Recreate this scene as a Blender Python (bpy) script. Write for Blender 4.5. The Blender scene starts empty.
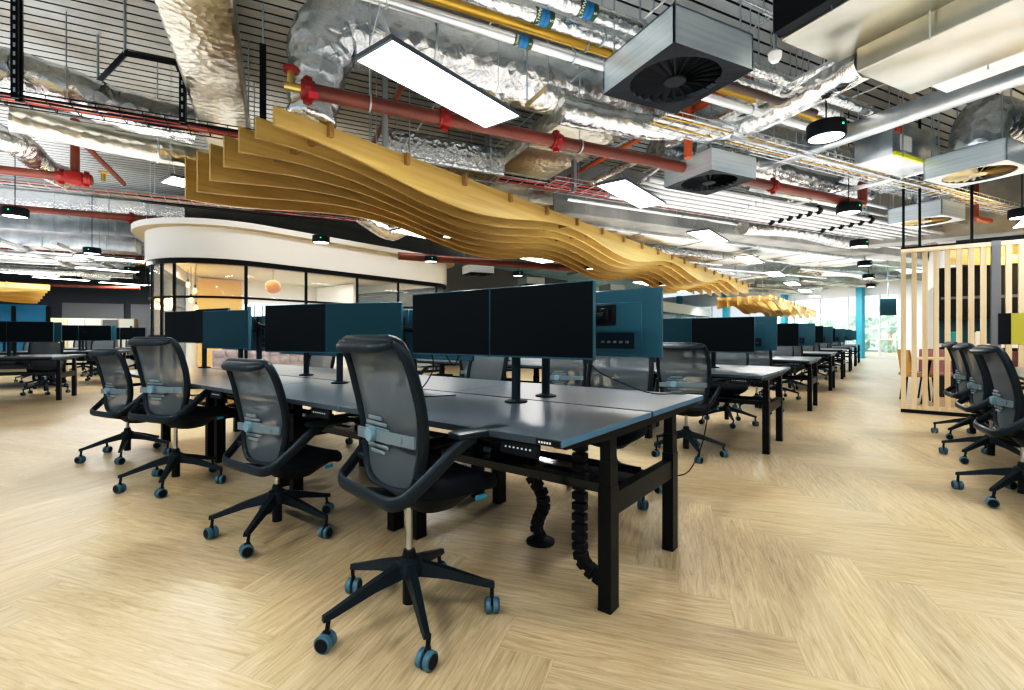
import bpy, bmesh, math, random
from mathutils import Vector, Matrix
R = random.Random(7)
sc = bpy.context.scene
C = sc.collection
pi = math.pi
H = 1.1            # eye height
F = 484.0          # focal length in pixels at 1024 wide
YAW = math.radians(37.69)
cs, sn = math.cos(YAW), math.sin(YAW)
HOR = 336.0

def w2(xc, yc):                       # floor-plan point: right / ahead of the eye -> world (desk grid)
    return (cs*xc - sn*yc, sn*xc + cs*yc)
def P(px, py, z):                     # where the sight line of a photo pixel meets height z
    yc = F*(z-H)/(HOR-py); xc = (px-512)/F*yc
    x, y = w2(xc, yc); return Vector((x, y, z))
def PD(px, py, yc):                   # ... at a distance ahead
    xc = (px-512)/F*yc; x, y = w2(xc, yc); return Vector((x, y, H+(HOR-py)/F*yc))
A1 = math.radians(64); A2 = math.radians(-26)
B1 = Vector((*w2(math.sin(A1), math.cos(A1)), 0))    # the building's own grid, turned against the desks
B2 = Vector((*w2(math.sin(A2), math.cos(A2)), 0))
BROT = math.atan2(B1.y, B1.x)                         # local x -> B1, local y -> B2
UP = Vector((0, 0, 1))

# ------------------------------------------------------------------ materials
MATS = {}
def mat(name, col, rough=.5, metal=0.0, spec=.5, emit=None, es=0.0, coat=0.0):
    m = bpy.data.materials.new(name); m.use_nodes = True
    b = m.node_tree.nodes['Principled BSDF']
    b.inputs['Base Color'].default_value = (*col, 1); b.inputs['Roughness'].default_value = rough
    b.inputs['Metallic'].default_value = metal; b.inputs['Specular IOR Level'].default_value = spec
    b.inputs['Coat Weight'].default_value = coat
    if emit: b.inputs['Emission Color'].default_value = (*emit, 1); b.inputs['Emission Strength'].default_value = es
    MATS[name] = m; return m
def nodes(m): return m.node_tree.nodes, m.node_tree.links, m.node_tree.nodes['Principled BSDF']
def noise_col(m, c1, c2, scale=(5, 5, 5), detail=4, lo=.35, hi=.65, coord='Object', bump=0, bscale=None, rot=(0, 0, 0)):
    n, l, b = nodes(m)
    tc = n.new('ShaderNodeTexCoord'); mp = n.new('ShaderNodeMapping'); mp.inputs['Scale'].default_value = scale
    mp.inputs['Rotation'].default_value = rot
    nz = n.new('ShaderNodeTexNoise'); nz.inputs['Detail'].default_value = detail; nz.inputs['Scale'].default_value = 1
    rp = n.new('ShaderNodeValToRGB'); e = rp.color_ramp.elements
    e[0].position = lo; e[1].position = hi; e[0].color = (*c1, 1); e[1].color = (*c2, 1)
    l.new(tc.outputs[coord], mp.inputs['Vector']); l.new(mp.outputs[0], nz.inputs['Vector'])
    l.new(nz.outputs['Fac'], rp.inputs[0]); l.new(rp.outputs[0], b.inputs['Base Color'])
    if bump:
        bp = n.new('ShaderNodeBump'); bp.inputs['Strength'].default_value = bump; bp.inputs['Distance'].default_value = .02
        l.new(nz.outputs['Fac'], bp.inputs['Height']); l.new(bp.outputs[0], b.inputs['Normal'])
    return m
def foil(name, c1, c2, rough, scale, strength):
    m = mat(name, c1, rough, 1.0); n, l, b = nodes(m)
    tc = n.new('ShaderNodeTexCoord')
    nz = n.new('ShaderNodeTexNoise'); nz.inputs['Scale'].default_value = scale; nz.inputs['Detail'].default_value = 5; nz.inputs['Distortion'].default_value = 1.2
    vo = n.new('ShaderNodeTexVoronoi'); vo.inputs['Scale'].default_value = scale*1.7
    ad = n.new('ShaderNodeMath'); ad.operation = 'ADD'
    bp = n.new('ShaderNodeBump'); bp.inputs['Strength'].default_value = strength; bp.inputs['Distance'].default_value = .03
    rp = n.new('ShaderNodeValToRGB'); e = rp.color_ramp.elements; e[0].position = .3; e[1].position = .7; e[0].color = (*c1, 1); e[1].color = (*c2, 1)
    n2 = n.new('ShaderNodeTexNoise'); n2.inputs['Scale'].default_value = 1.3; n2.inputs['Detail'].default_value = 3
    for q in (nz, vo, n2): l.new(tc.outputs['Object'], q.inputs['Vector'])
    l.new(nz.outputs['Fac'], ad.inputs[0]); l.new(vo.outputs['Distance'], ad.inputs[1])
    l.new(ad.outputs[0], bp.inputs['Height']); l.new(bp.outputs[0], b.inputs['Normal'])
    l.new(n2.outputs['Fac'], rp.inputs[0]); l.new(rp.outputs[0], b.inputs['Base Color'])
    return m
def seethru(name, col, fac, rough=.6, metal=0):
    m = mat(name, col, rough, metal); n, l, b = nodes(m)
    t = n.new('ShaderNodeBsdfTransparent'); x = n.new('ShaderNodeMixShader'); x.inputs[0].default_value = fac
    o = n['Material Output']; l.new(t.outputs[0], x.inputs[1]); l.new(b.outputs[0], x.inputs[2]); l.new(x.outputs[0], o.inputs['Surface'])
    return m

foil('foil', (.6, .63, .66), (.9, .89, .86), .22, 5.5, .55)
foil('foil_flat', (.5, .48, .41), (.84, .8, .7), .28, 9, .28)
foil('foil_soft', (.7, .72, .74), (.92, .92, .9), .22, 11, .35)
noise_col(mat('galv', (.6, .63, .66), .3, 1), (.55, .59, .62), (.8, .82, .83), (4, 4, 4), 5)
noise_col(mat('galv_warm', (.7, .66, .55), .28, 1), (.52, .49, .4), (.68, .66, .57), (2, 2, 2), 3)
noise_col(mat('diffuser_steel', (.7, .73, .76), .3, .6), (.64, .71, .76), (.76, .83, .88), (1.2, 1.2, 30), 2)
mat('steel_rod', (.55, .6, .62), .35, .9)
mat('chrome', (.5, .53, .57), .16, 1)
mat('white_pipe', (.82, .83, .84), .25, .6)
mat('brass_pipe', (.62, .40, .08), .3, .55)
noise_col(mat('red_pipe', (.32, .05, .03), .38), (.15, .042, .024), (.22, .058, .033), (2, 2, 2), 2)
mat('orange_pipe', (.5, .12, .04), .4)
mat('red_part', (.27, .018, .012), .4)
mat('brass', (.6, .45, .16), .3, .9)
mat('black', (.009, .01, .012), .45, 0, .2)
mat('black_metal', (.008, .008, .009), .36, 0, .18)
mat('black_gloss', (.004, .006, .008), .12, 0, .5)
mat('swirl_black', (.012, .011, .012), .5, 0, .12)
mat('swirl_gap', (.002, .002, .002), .8)
noise_col(mat('swirl_gold', (.4, .3, .16), .35, .4), (.25, .22, .18), (.75, .55, .25), (3, 3, 3), 2)
mat('screen', (.003, .006, .009), .45, 0, .12); mat('screen_teal_reflection', (.006, .052, .068), .4, 0, .25)  # teal copy: window reflection put into the screen's base colour
mat('monitor_case', (.03, .118, .158), .36)
mat('monitor_dark', (.01, .025, .036), .5, 0, .25)
mat('chair_frame', (.012, .02, .027), .38, 0, .3)
mat('chair_black', (.007, .009, .011), .5, 0, .25)
mat('seat_fabric', (.007, .009, .012), .85, 0, .2)
seethru('chair_mesh', (.115, .13, .142), .8, .75)
mat('lumbar', (.155, .205, .235), .38)
mat('lumbar_disc', (.2, .33, .4), .3)
mat('caster_rim', (.075, .16, .215), .4)
mat('blue_tag', (.06, .33, .5), .4)
noise_col(mat('desk_top', (.07, .085, .1), .3, 0, .85), (.075, .09, .106), (.094, .111, .128), (1, 1, 1), 3)
mat('desk_edge_daylit', (.09, .19, .29), .4); mat('desk_front', (.05, .065, .082), .4)  # end edges carry a blue daylight tint in their colour
mat('button', (.6, .65, .7), .4)
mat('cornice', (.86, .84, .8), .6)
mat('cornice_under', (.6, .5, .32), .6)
mat('white_paint', (.8, .8, .78), .6)
mat('grey_wall', (.16, .165, .175), .7)
mat('dark_wall', (.035, .04, .048), .7)
mat('locker_white', (.78, .77, .7), .5)
mat('locker_cream', (.72, .62, .42), .5)
mat('yellow_wall', (.72, .45, .08), .6)
noise_col(mat('concrete', (.38, .37, .35), .85), (.27, .27, .26), (.42, .41, .38), (2, 2, 2), 6)
mat('panel_light', (1, 1, 1), .5, 0, .5, (1, .985, .95), 9)
mat('panel_frame', (.12, .135, .15), .4, .5); mat('brown_pipe', (.09, .055, .04), .45)
mat('lamp_glow', (1, 1, 1), .5, 0, .5, (1, .97, .92), 4)
mat('warm_glow', (1, .8, .4), .5, 0, .5, (1, .6, .15), 5)
mat('green_led', (.05, .8, .3), .5, 0, .5, (.05, .9, .3), 2)
seethru('amber_glass', (.78, .25, .002), .97, .1)
seethru('glass', (.75, .82, .84), .16, .03)
mat('pink_leather', (.62, .46, .47), .4)
mat('mauve', (.36, .2, .24), .7)
mat('tan', (.55, .34, .12), .6)
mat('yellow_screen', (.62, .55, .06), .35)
mat('blue_column', (.06, .34, .45), .4)
mat('band_blue', (.02, .2, .42), .5); mat('band_green', (.06, .09, .03), .5); mat('letter', (.85, .85, .75), .5)
mat('letter_dark', (.05, .14, .3), .5)
mat('red_cable', (.45, .09, .08), .5)
mat('salmon', (.6, .27, .2), .5)
mat('tag_red', (.6, .05, .08), .5); mat('tag_purple', (.12, .06, .25), .5)
mat('yellow_label', (.72, .75, .05), .5)
mat('leaf', (.55, .8, .6), .8)
mat('pale_block', (.82, .88, .92), .7)
mat('white_label', (.75, .75, .72), .6)
mat('shop_pink', (.7, .25, .4), .5, 0, .5, (.9, .3, .5), .7); mat('shop_blue', (.2, .5, .8), .5, 0, .5, (.2, .6, .95), .9)
mat('outdoor', (.7, .85, .95), .9)

def wood(name, c1, c2, sc_, rough=.5):
    return noise_col(mat(name, c1, rough), c1, c2, sc_, 5, .3, .7)
wood('baffle_face', (.52, .345, .098), (.68, .475, .165), (18, .7, 22), .5)
wood('batten', (.33, .19, .06), (.45, .28, .1), (.8, 18, 18), .5)
wood('slat_wood', (.62, .47, .29), (.76, .61, .41), (20, 20, .9), .5)

# floor: each plank carries its own random tone in a colour attribute, grain runs along its UV
fm = mat('floor_planks', (.5, .4, .25), .36, 0, .4); n, l, b = nodes(fm)
at = n.new('ShaderNodeVertexColor'); at.layer_name = 'tone'
uv = n.new('ShaderNodeUVMap'); uv.uv_map = 'grain'
mp = n.new('ShaderNodeMapping'); mp.inputs['Scale'].default_value = (2.0, 26, 1)
nz = n.new('ShaderNodeTexNoise'); nz.inputs['Scale'].default_value = 1.6; nz.inputs['Detail'].default_value = 9; nz.inputs['Roughness'].default_value = .68; nz.inputs['Distortion'].default_value = 1.6
rp = n.new('ShaderNodeValToRGB'); e = rp.color_ramp.elements
e[0].position = .28; e[0].color = (.335, .25, .138, 1); e[1].position = .72; e[1].color = (.65, .545, .368, 1)
e2 = e.new(.5); e2.color = (.505, .40, .248, 1)
mx = n.new('ShaderNodeMix'); mx.data_type = 'RGBA'; mx.blend_type = 'MULTIPLY'; mx.inputs[0].default_value = 1
l.new(uv.outputs[0], mp.inputs[0]); l.new(mp.outputs[0], nz.inputs['Vector']); l.new(nz.outputs['Fac'], rp.inputs[0])
l.new(rp.outputs[0], mx.inputs[6]); l.new(at.outputs[0], mx.inputs[7]); l.new(mx.outputs[2], b.inputs['Base Color'])
bp = n.new('ShaderNodeBump'); bp.inputs['Strength'].default_value = .08; bp.inputs['Distance'].default_value = .01
l.new(nz.outputs['Fac'], bp.inputs['Height']); l.new(bp.outputs[0], b.inputs['Normal'])

# deck: galvanised sheet with stains
dm = noise_col(mat('deck', (.5, .52, .54), .42, .6), (.34, .32, .28), (.7, .74, .76), (.55, .25, 1), 5, .36, .62, 'Object', rot=(0, 0, -BROT))
mat('deck_groove', (.02, .02, .022), .7)

# ------------------------------------------------------------------ mesh builder
class MB:
    def __init__(s): s.v = []; s.f = []; s.m = []
    def add(s, vs, fs, mi=0):
        o = len(s.v); s.v += [tuple(q) for q in vs]
        for q in fs: s.f.append([i+o for i in q]); s.m.append(mi)
        return s
    def box(s, c, d, M=None, mi=0):
        x, y, z = d[0]/2, d[1]/2, d[2]/2
        vs = [Vector((a*x, b_*y, c_*z)) for a in (-1, 1) for b_ in (-1, 1) for c_ in (-1, 1)]
        if M is not None: vs = [M @ q for q in vs]
        c = Vector(c)
        return s.add([q+c for q in vs], [(0, 1, 3, 2), (4, 6, 7, 5), (0, 4, 5, 1), (2, 3, 7, 6), (0, 2, 6, 4), (1, 5, 7, 3)], mi)
    def bb(s, a, b_, mi=0):
        a, b_ = Vector(a), Vector(b_); return s.box((a+b_)/2, [abs(q) for q in (b_-a)], None, mi)
    def rbox(s, c, d, r=.01, seg=2, M=None, mi=0):
        bm = bmesh.new(); bmesh.ops.create_cube(bm, size=1)
        for q in bm.verts: q.co = Vector((q.co.x*d[0], q.co.y*d[1], q.co.z*d[2]))
        bmesh.ops.bevel(bm, geom=bm.edges[:], offset=r, segments=seg, affect='EDGES', profile=.5)
        bm.verts.index_update(); c = Vector(c)
        vs = [(M @ q.co if M is not None else q.co)+c for q in bm.verts]
        s.add(vs, [[q.index for q in f.verts] for f in bm.faces], mi); bm.free(); return s
    def tube(s, pts, r, n=10, ref=None, caps=True, closed=False, mi=0, flat=1.0):
        pts = [Vector(q) for q in pts]; N = len(pts)
        rr = r if isinstance(r, (list, tuple)) else [r]*N
        rings = []; prev = None
        for i, p in enumerate(pts):
            a = pts[i-1] if (i > 0 or closed) else p
            b_ = pts[(i+1) % N] if (i < N-1 or closed) else p
            t = (b_-a).normalized()
            if ref is not None: u = Vector(ref) - t*t.dot(Vector(ref))
            elif prev is None:
                q = UP if abs(t.z) < .9 else Vector((1, 0, 0)); u = q - t*t.dot(q)
            else: u = prev - t*t.dot(prev)
            if u.length < 1e-6: u = t.orthogonal()
            u.normalize(); prev = u; w = t.cross(u)
            rings.append([p + u*(rr[i]*flat*math.cos(2*pi*k/n)) + w*(rr[i]*math.sin(2*pi*k/n)) for k in range(n)])
        vs = [q for g in rings for q in g]; fs = []
        M_ = N if closed else N-1
        for i in range(M_):
            j = (i+1) % N
            for k in range(n):
                k2 = (k+1) % n; fs.append((i*n+k, i*n+k2, j*n+k2, j*n+k))
        if caps and not closed: fs += [tuple(range(n))[::-1], tuple((N-1)*n+k for k in range(n))]
        return s.add(vs, fs, mi)
    def cyl(s, a, b_, r, n=14, r2=None, mi=0): return s.tube([a, b_], [r, r if r2 is None else r2], n, mi=mi)
    def lathe(s, prof, c=(0, 0, 0), n=20, M=None, mi=0):
        vs = []; fs = []; c = Vector(c)
        for (r, z) in prof:
            for k in range(n):
                q = Vector((max(r, 1e-4)*math.cos(2*pi*k/n), max(r, 1e-4)*math.sin(2*pi*k/n), z)); vs.append((M @ q if M is not None else q)+c)
        for i in range(len(prof)-1):
            for k in range(n):
                k2 = (k+1) % n; fs.append((i*n+k, i*n+k2, (i+1)*n+k2, (i+1)*n+k))
        return s.add(vs, fs, mi)
    def prism(s, poly, d, mi=0):       # planar 3-D polygon swept by vector d
        n = len(poly); d = Vector(d); vs = [Vector(q) for q in poly]; vs = vs+[q+d for q in vs]
        fs = [tuple(range(n))[::-1], tuple(range(n, 2*n))]+[(i, (i+1) % n, n+(i+1) % n, n+i) for i in range(n)]
        return s.add(vs, fs, mi)
    def strip(s, top, bot, th, mi=0):  # board between two polylines, thickness vector th
        n = len(top); th = Vector(th)/2
        vs = [Vector(q)+th for q in top]+[Vector(q)+th for q in bot]+[Vector(q)-th for q in top]+[Vector(q)-th for q in bot]; fs = []
        for i in range(n-1):
            fs += [(i, i+1, n+i+1, n+i), (2*n+i, 3*n+i, 3*n+i+1, 2*n+i+1), (i, 2*n+i, 2*n+i+1, i+1), (n+i, n+i+1, 3*n+i+1, 3*n+i)]
        fs += [(0, n, 3*n, 2*n), (n-1, 3*n-1, 4*n-1, 2*n-1)]
        return s.add(vs, fs, mi)
    def grid(s, rows, mi=0):
        a, b_ = len(rows), len(rows[0]); vs = [q for r_ in rows for q in r_]
        return s.add(vs, [(i*b_+j, i*b_+j+1, (i+1)*b_+j+1, (i+1)*b_+j) for i in range(a-1) for j in range(b_-1)], mi)
    def build(s, name, m, parent=None, smooth=40, loc=None):
        me = bpy.data.meshes.new(name); me.from_pydata(s.v, [], s.f); 
        for q in (m if isinstance(m, (list, tuple)) else [m]): me.materials.append(MATS[q])
        me.polygons.foreach_set('material_index', s.m)
        bm = bmesh.new(); bm.from_mesh(me); bmesh.ops.recalc_face_normals(bm, faces=bm.faces[:]); bm.to_mesh(me); bm.free()
        if smooth:
            me.polygons.foreach_set('use_smooth', [True]*len(me.polygons)); me.set_sharp_from_angle(angle=math.radians(smooth))
        o = bpy.data.objects.new(name, me); C.objects.link(o)
        if parent is not None: o.parent = parent
        if loc is not None: o.location = loc
        return o

def tag(o, label=None, cat=None, group=None, kind=None):
    if label: o['label'] = label
    if cat: o['category'] = cat
    if group: o['group'] = group
    if kind: o['kind'] = kind
    return o
def thing(name, label, cat, loc=(0, 0, 0), rz=0, group=None):
    o = bpy.data.objects.new(name, None); C.objects.link(o); o.location = loc; o.rotation_euler = (0, 0, rz); o.empty_display_size = .1
    return tag(o, label, cat, group)
KIDS = {}
def kids(o): return [q for q in C.objects if q.parent is o]
def copy_tree(o, label=None, group=None, loc=None, rz=None, skip=()):
    def rec(s_, par):
        c = s_.copy(); C.objects.link(c); c.parent = par
        for k in KIDS[s_.name]:
            if k.name.split('.')[0] not in skip: rec(k, c)
        return c
    def reg(q):
        KIDS[q.name] = kids(q)
        for k in KIDS[q.name]: reg(k)
    if o.name not in KIDS: reg(o)
    c = rec(o, None)
    if label: c['label'] = label
    if group: c['group'] = group
    if loc is not None: c.location = loc
    if rz is not None: c.rotation_euler = (0, 0, rz)
    return c
def struct(mb, name, m, parent=None, smooth=40):
    o = mb.build(name, m, parent, smooth)
    if parent is None: tag(o, kind='structure')
    return o
def smooth_path(pts, k=4, closed=False):
    pts = [Vector(q) for q in pts]; N = len(pts); out = []
    for i in range(N if closed else N-1):
        g = lambda j: pts[j % N] if closed else pts[min(max(j, 0), N-1)]
        p0, p1, p2, p3 = g(i-1), g(i), g(i+1), g(i+2)
        for q in range(k):
            t = q/k
            out.append(.5*((2*p1)+(p2-p0)*t+(2*p0-5*p1+4*p2-p3)*t*t+(3*p1-p0-3*p2+p3)*t**3))
    if not closed: out.append(pts[-1])
    return out
ORD = ['first', 'second', 'third', 'fourth', 'fifth', 'sixth', 'seventh', 'eighth', 'ninth', 'tenth', 'eleventh', 'twelfth']

# ------------------------------------------------------------------ setting
def make_floor():
    w, n_ = .2, 6; vs = []; fs = []; tone = []; uvs = []
    a = BROT + math.radians(45); ux = Vector((math.cos(a), math.sin(a), 0)); uy = Vector((-math.sin(a), math.cos(a), 0))
    def plank(x0, y0, x1, y1, vert):
        c = ux*((x0+x1)/2*w)+uy*((y0+y1)/2*w)
        if not (-24 < c.x < 9 and -5 < c.y < 42): return
        g = .0002; o = len(vs)
        for (x, y) in ((x0, y0), (x1, y0), (x1, y1), (x0, y1)):
            q = ux*(x*w+(g if x == x0 else -g))+uy*(y*w+(g if y == y0 else -g)); vs.append((q.x, q.y, 0))
        fs.append((o, o+1, o+2, o+3)); t = R.uniform(.88, 1.05); wv = R.uniform(-.02, .02)
        tone.append((t*(1+wv), t, t*(1-wv*1.5), 1)); s_ = R.uniform(0, 50); L, W = n_*w, w
        uvs.append([(s_, s_), (s_+L, s_), (s_+L, s_+W), (s_, s_+W)] if not vert else [(s_, s_+W), (s_, s_), (s_+L, s_), (s_+L, s_+W)])
    K = 320
    for k in range(-K, K):
        for j in range(-40, 41):
            x = k-2*n_*j; c = ux*(x*w)+uy*(k*w)
            if not (-27 < c.x < 12 and -8 < c.y < 45): continue
            plank(x, k, x+n_, k+1, False); plank(x-1, k, x, k+n_, True)
    me = bpy.data.meshes.new('floor'); me.from_pydata(vs, [], fs)
    ca = me.color_attributes.new('tone', 'FLOAT_COLOR', 'CORNER'); ul = me.uv_layers.new(name='grain')
    for i in range(len(fs)):
        for k in range(4): ca.data[4*i+k].color = tone[i]; ul.data[4*i+k].uv = uvs[i][k]
    me.materials.append(MATS['floor_planks'])
    o = bpy.data.objects.new('floor', me); C.objects.link(o); tag(o, kind='structure')
    m = MB().bb((-40, -5, -.06), (26, 48, -.002)); tag(m.build('floor_screed', 'dark_wall'), kind='structure')
make_floor()
DECK = 4.3
def make_deck():
    m = MB(); p = .152; q0, q1 = -20, 46
    def line(q): 
        a, b_ = -36, 26.9
        return (B1*a+B2*q), (B1*b_+B2*q)
    q = q0
    while q < q1:
        a0, a1 = line(q); b0, b1 = line(q+p-.026); c0, c1 = line(q+p)
        z = Vector((0, 0, DECK)); g = Vector((0, 0, DECK+.05))
        m.add([a0+z, a1+z, b1+z, b0+z], [(0, 1, 2, 3)], 0)
        m.add([b0+z, b1+z, b1+g, b0+g, c1+g, c0+g, c1+z, c0+z], [(0, 1, 2, 3), (3, 2, 4, 5), (5, 4, 6, 7)], 1)
        q += p
    tag(m.build('ceiling', ['deck', 'deck_groove'], smooth=0), kind='structure')
    m = MB(); v = [B1*a+B2*b_+Vector((0, 0, DECK+.06)) for a, b_ in ((-36, -20), (26.9, -20), (26.9, 46), (-36, 46))]
    m.prism(v, (0, 0, .1)); tag(m.build('ceiling_slab', 'concrete', smooth=0), kind='structure')
make_deck()

# far glazed wall, on the building grid
def far_windows():
    o0 = Vector((*w2(18, 23.7), 0))
    def q(s_, z, off=0): return o0 + B2*s_ + B1*off + UP*z
    base = o0
    g = MB(); g.prism([q(-6, 0), q(19, 0), q(19, 3.2), q(-6, 3.2)], B1*.02)
    wnd = struct(g, 'window_1', 'glass', smooth=0)
    for k in range(-5, 17):
        m = MB(); a = q(k*1.45, 0); m.prism([a-B2*.03-B1*.04, a+B2*.03-B1*.04, a+B2*.03+B1*.08, a-B2*.03+B1*.08], UP*3.2); m.build('mullion', 'white_paint', wnd)
    for z in (0.02, .9, 2.2, 3.1):
        m = MB(); m.prism([q(-6, z, -.03), q(19, z, -.03), q(19, z+.07, -.03), q(-6, z+.07, -.03)], B1*.1); m.build('transom', 'white_paint', wnd)
    m = MB(); m.prism([q(-8, 3.15, -.1), q(22, 3.15, -.1), q(22, 4.0, -.1), q(-8, 4.0, -.1)], B1*.3); struct(m, 'wall_far_head', 'white_paint')
    for i, s_ in enumerate((.6, 4.6, 8.6, 12.6)):
        m = MB(); c = q(s_, 0, -.5); m.prism([c-B1*.14-B2*.14, c+B1*.14-B2*.14, c+B1*.14+B2*.14, c-B1*.14+B2*.14], UP*3.98); o = m.build('column', 'blue_column')
        tag(o, 'slim blue column before the far windows, %s from the right' % ORD[i], 'column', 'blue columns by the windows')
    m = MB(); m.prism([q(-6, 0, -.25), q(-.9, 0, -.25), q(-.9, 3.98, -.25), q(-6, 3.98, -.25)], B1*.2); struct(m, 'wall_far_right', 'white_paint')
    # outside
    for i, (s_, off, w_, h) in enumerate(((5, 40, 16, 15), (22, 55, 18, 20), (38, 60, 14, 16))):
        root = thing('office_block', ['pale office block seen through the middle of the far windows', 'pale tower block behind the left part of the far windows', 'pale block at the left end of the far view'][i], 'building', q(s_, 0, off), BROT)
        MB().box((0, 0, h/2-2), (10, w_, h+4)).build('block_body', 'pale_block', root)
        for zz in range(int(h/1.6)):
            MB().box((-5.03, 0, zz*1.6+.9), (.06, w_*.94, .7)).build('window_band', 'outdoor', root)
    for i in range(6):
        root = thing('tree', 'leafy green tree outside the far windows, %s from the right' % ORD[i], 'tree', q(-3+i*2.6+R.uniform(-.6, .6), 0, 9+R.uniform(0, 5)), 0, 'trees outside the far windows')
        MB().cyl((0, 0, -1), (0, 0, 1.4), .12, 8).build('trunk', 'tan', root)
        m = MB()
        for k in range(160):
            th, ph, rr_ = R.uniform(0, 2*pi), R.uniform(-1, 1), R.uniform(.6, 1)**.5
            c = Vector((math.cos(th)*math.sqrt(1-ph*ph), math.sin(th)*math.sqrt(1-ph*ph), ph))*rr_*1.25+Vector((0, 0, 1.3))
            m.box(c, (.42, .42, .03), Matrix.Rotation(R.uniform(0, 3), 3, 'X') @ Matrix.Rotation(R.uniform(0, 3), 3, 'Y'))
        m.build('crown', 'leaf', root, smooth=0)
    m = MB(); m.prism([q(-40, -.15, .2), q(70, -.15, .2), q(70, -.15, 120), q(-40, -.15, 120)], UP*-.1); struct(m, 'ground_outside', 'leaf')
    # projector-like speaker on the ceiling by the windows
    t = thing('wall_screen', 'small dark tilted screen hanging near the far windows', 'screen', PD(888, 307, 16.5), YAW-.5)
    MB().rbox((0, 0, 0), (.45, .1, .58), .02).build('case', 'monitor_case', t); MB().cyl((0, 0, .31), (0, 0, 2.1), .025).build('drop_pole', 'steel_rod', t)
far_windows()

# walls of the left end and behind
def left_end():
    c0 = Vector((*w2(-13.6, 17.6), 0))
    def q(s_, z, off=0): return c0+B1*s_+B2*off+UP*z
    m = MB(); m.prism([q(-16, 0), q(12, 0), q(12, 4), q(-16, 4)], B2*.2); struct(m, 'wall_left', 'dark_wall')
    for i, (a, b_) in enumerate(((-2.1, -.4), (-.2, 1.7))):
        m = MB(); m.prism([q(a, .3, -.06), q(b_, .3, -.06), q(b_, 2.25, -.06), q(a, 2.25, -.06)], B2*.05); struct(m, 'trim_%d' % (i+1), 'grey_wall')
    # windows with cold daylight at the left of that wall
    g = MB(); g.prism([q(-8.6, .5, -.04), q(-2.5, .5, -.04), q(-2.5, 2.15, -.04), q(-8.6, 2.15, -.04)], B2*.02)
    mat('cold_pane', (.02, .14, .24), .1, 0, .5, (.06, .4, .62), .1)
    wn = struct(g, 'window_2', 'cold_pane', smooth=0)
    for k in range(8):
        m = MB(); a = q(-8.6+k*.87, .5, -.08); m.prism([a, a+B1*.1, a+B1*.1+UP*1.6, a+UP*1.6], B2*.06); m.build('mullion', 'black', wn)
    cols = ['locker_cream', 'locker_white', 'locker_white', 'grey_wall', 'locker_white']
    nm = ['cream locker at the left end of the row by the dark wall', 'white locker next to the cream locker by the dark wall', 'white locker in the middle of the row by the dark wall', 'grey locker in the row of white lockers', 'white locker at the right end of the row by the dark wall']
    d0 = Vector((*w2(-14.3, 15.0), 0))
    for i in range(5):
        t = thing('locker', nm[i], 'locker', d0+B1*(.42*i), BROT, 'lockers by the dark wall')
        MB().bb((0, 0, 0), (.41, .5, 1.66)).build('body', 'locker_cream' if i in (0, 4) else 'locker_white', t)
        d = MB().bb((.015, -.02, .06), (.4, 0, 1.63)).build('door', cols[i], t)
        MB().cyl((.33, -.05, 1.4), (.33, -.02, 1.4), .03, 12).build('knob', 'black', d)
left_end()

# ------------------------------------------------------------------ curved glass meeting room
def round_path(x0, xb, ya, yb, ra, rb, n=14, slant=0):
    a0 = -pi/2 if not slant else math.atan2(-B1.y, -B1.x); q_ = Vector((x0-ra+ra*math.cos(a0), ya+ra+ra*math.sin(a0), 0))
    p = [Vector((xb, ya, 0)) if not slant else q_+B2*((xb-q_.x)/B2.x)]
    for k in range(n+1):
        a = a0+(0-a0)*k/n; p.append(Vector((x0-ra+ra*math.cos(a), ya+ra+ra*math.sin(a), 0)))
    for k in range(n+1):
        a = pi/2*k/n; p.append(Vector((x0-rb+rb*math.cos(a), yb-rb+rb*math.sin(a), 0)))
    p.append(Vector((xb, yb, 0))); return p
def band(m, path, off_in, off_out, z0, z1, mi=0):
    N = len(path); nrm = []
    for i in range(N):
        t = (path[min(i+1, N-1)]-path[max(i-1, 0)]).normalized(); nrm.append(Vector((t.y, -t.x, 0)))
    a = [path[i]+nrm[i]*off_out for i in range(N)]; b_ = [path[i]+nrm[i]*off_in for i in range(N)]
    vs = [q+UP*z0 for q in a]+[q+UP*z1 for q in a]+[q+UP*z0 for q in b_]+[q+UP*z1 for q in b_]; fs = []
    for i in range(N-1):
        fs += [(i, i+1, N+i+1, N+i), (2*N+i, 3*N+i, 3*N+i+1, 2*N+i+1), (N+i, N+i+1, 3*N+i+1, 3*N+i), (i, 2*N+i, 2*N+i+1, i+1)]
    fs += [(0, N, 3*N, 2*N), (N-1, 3*N-1, 4*N-1, 2*N-1)][::1]
    return m.add(vs, fs, mi)
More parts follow.
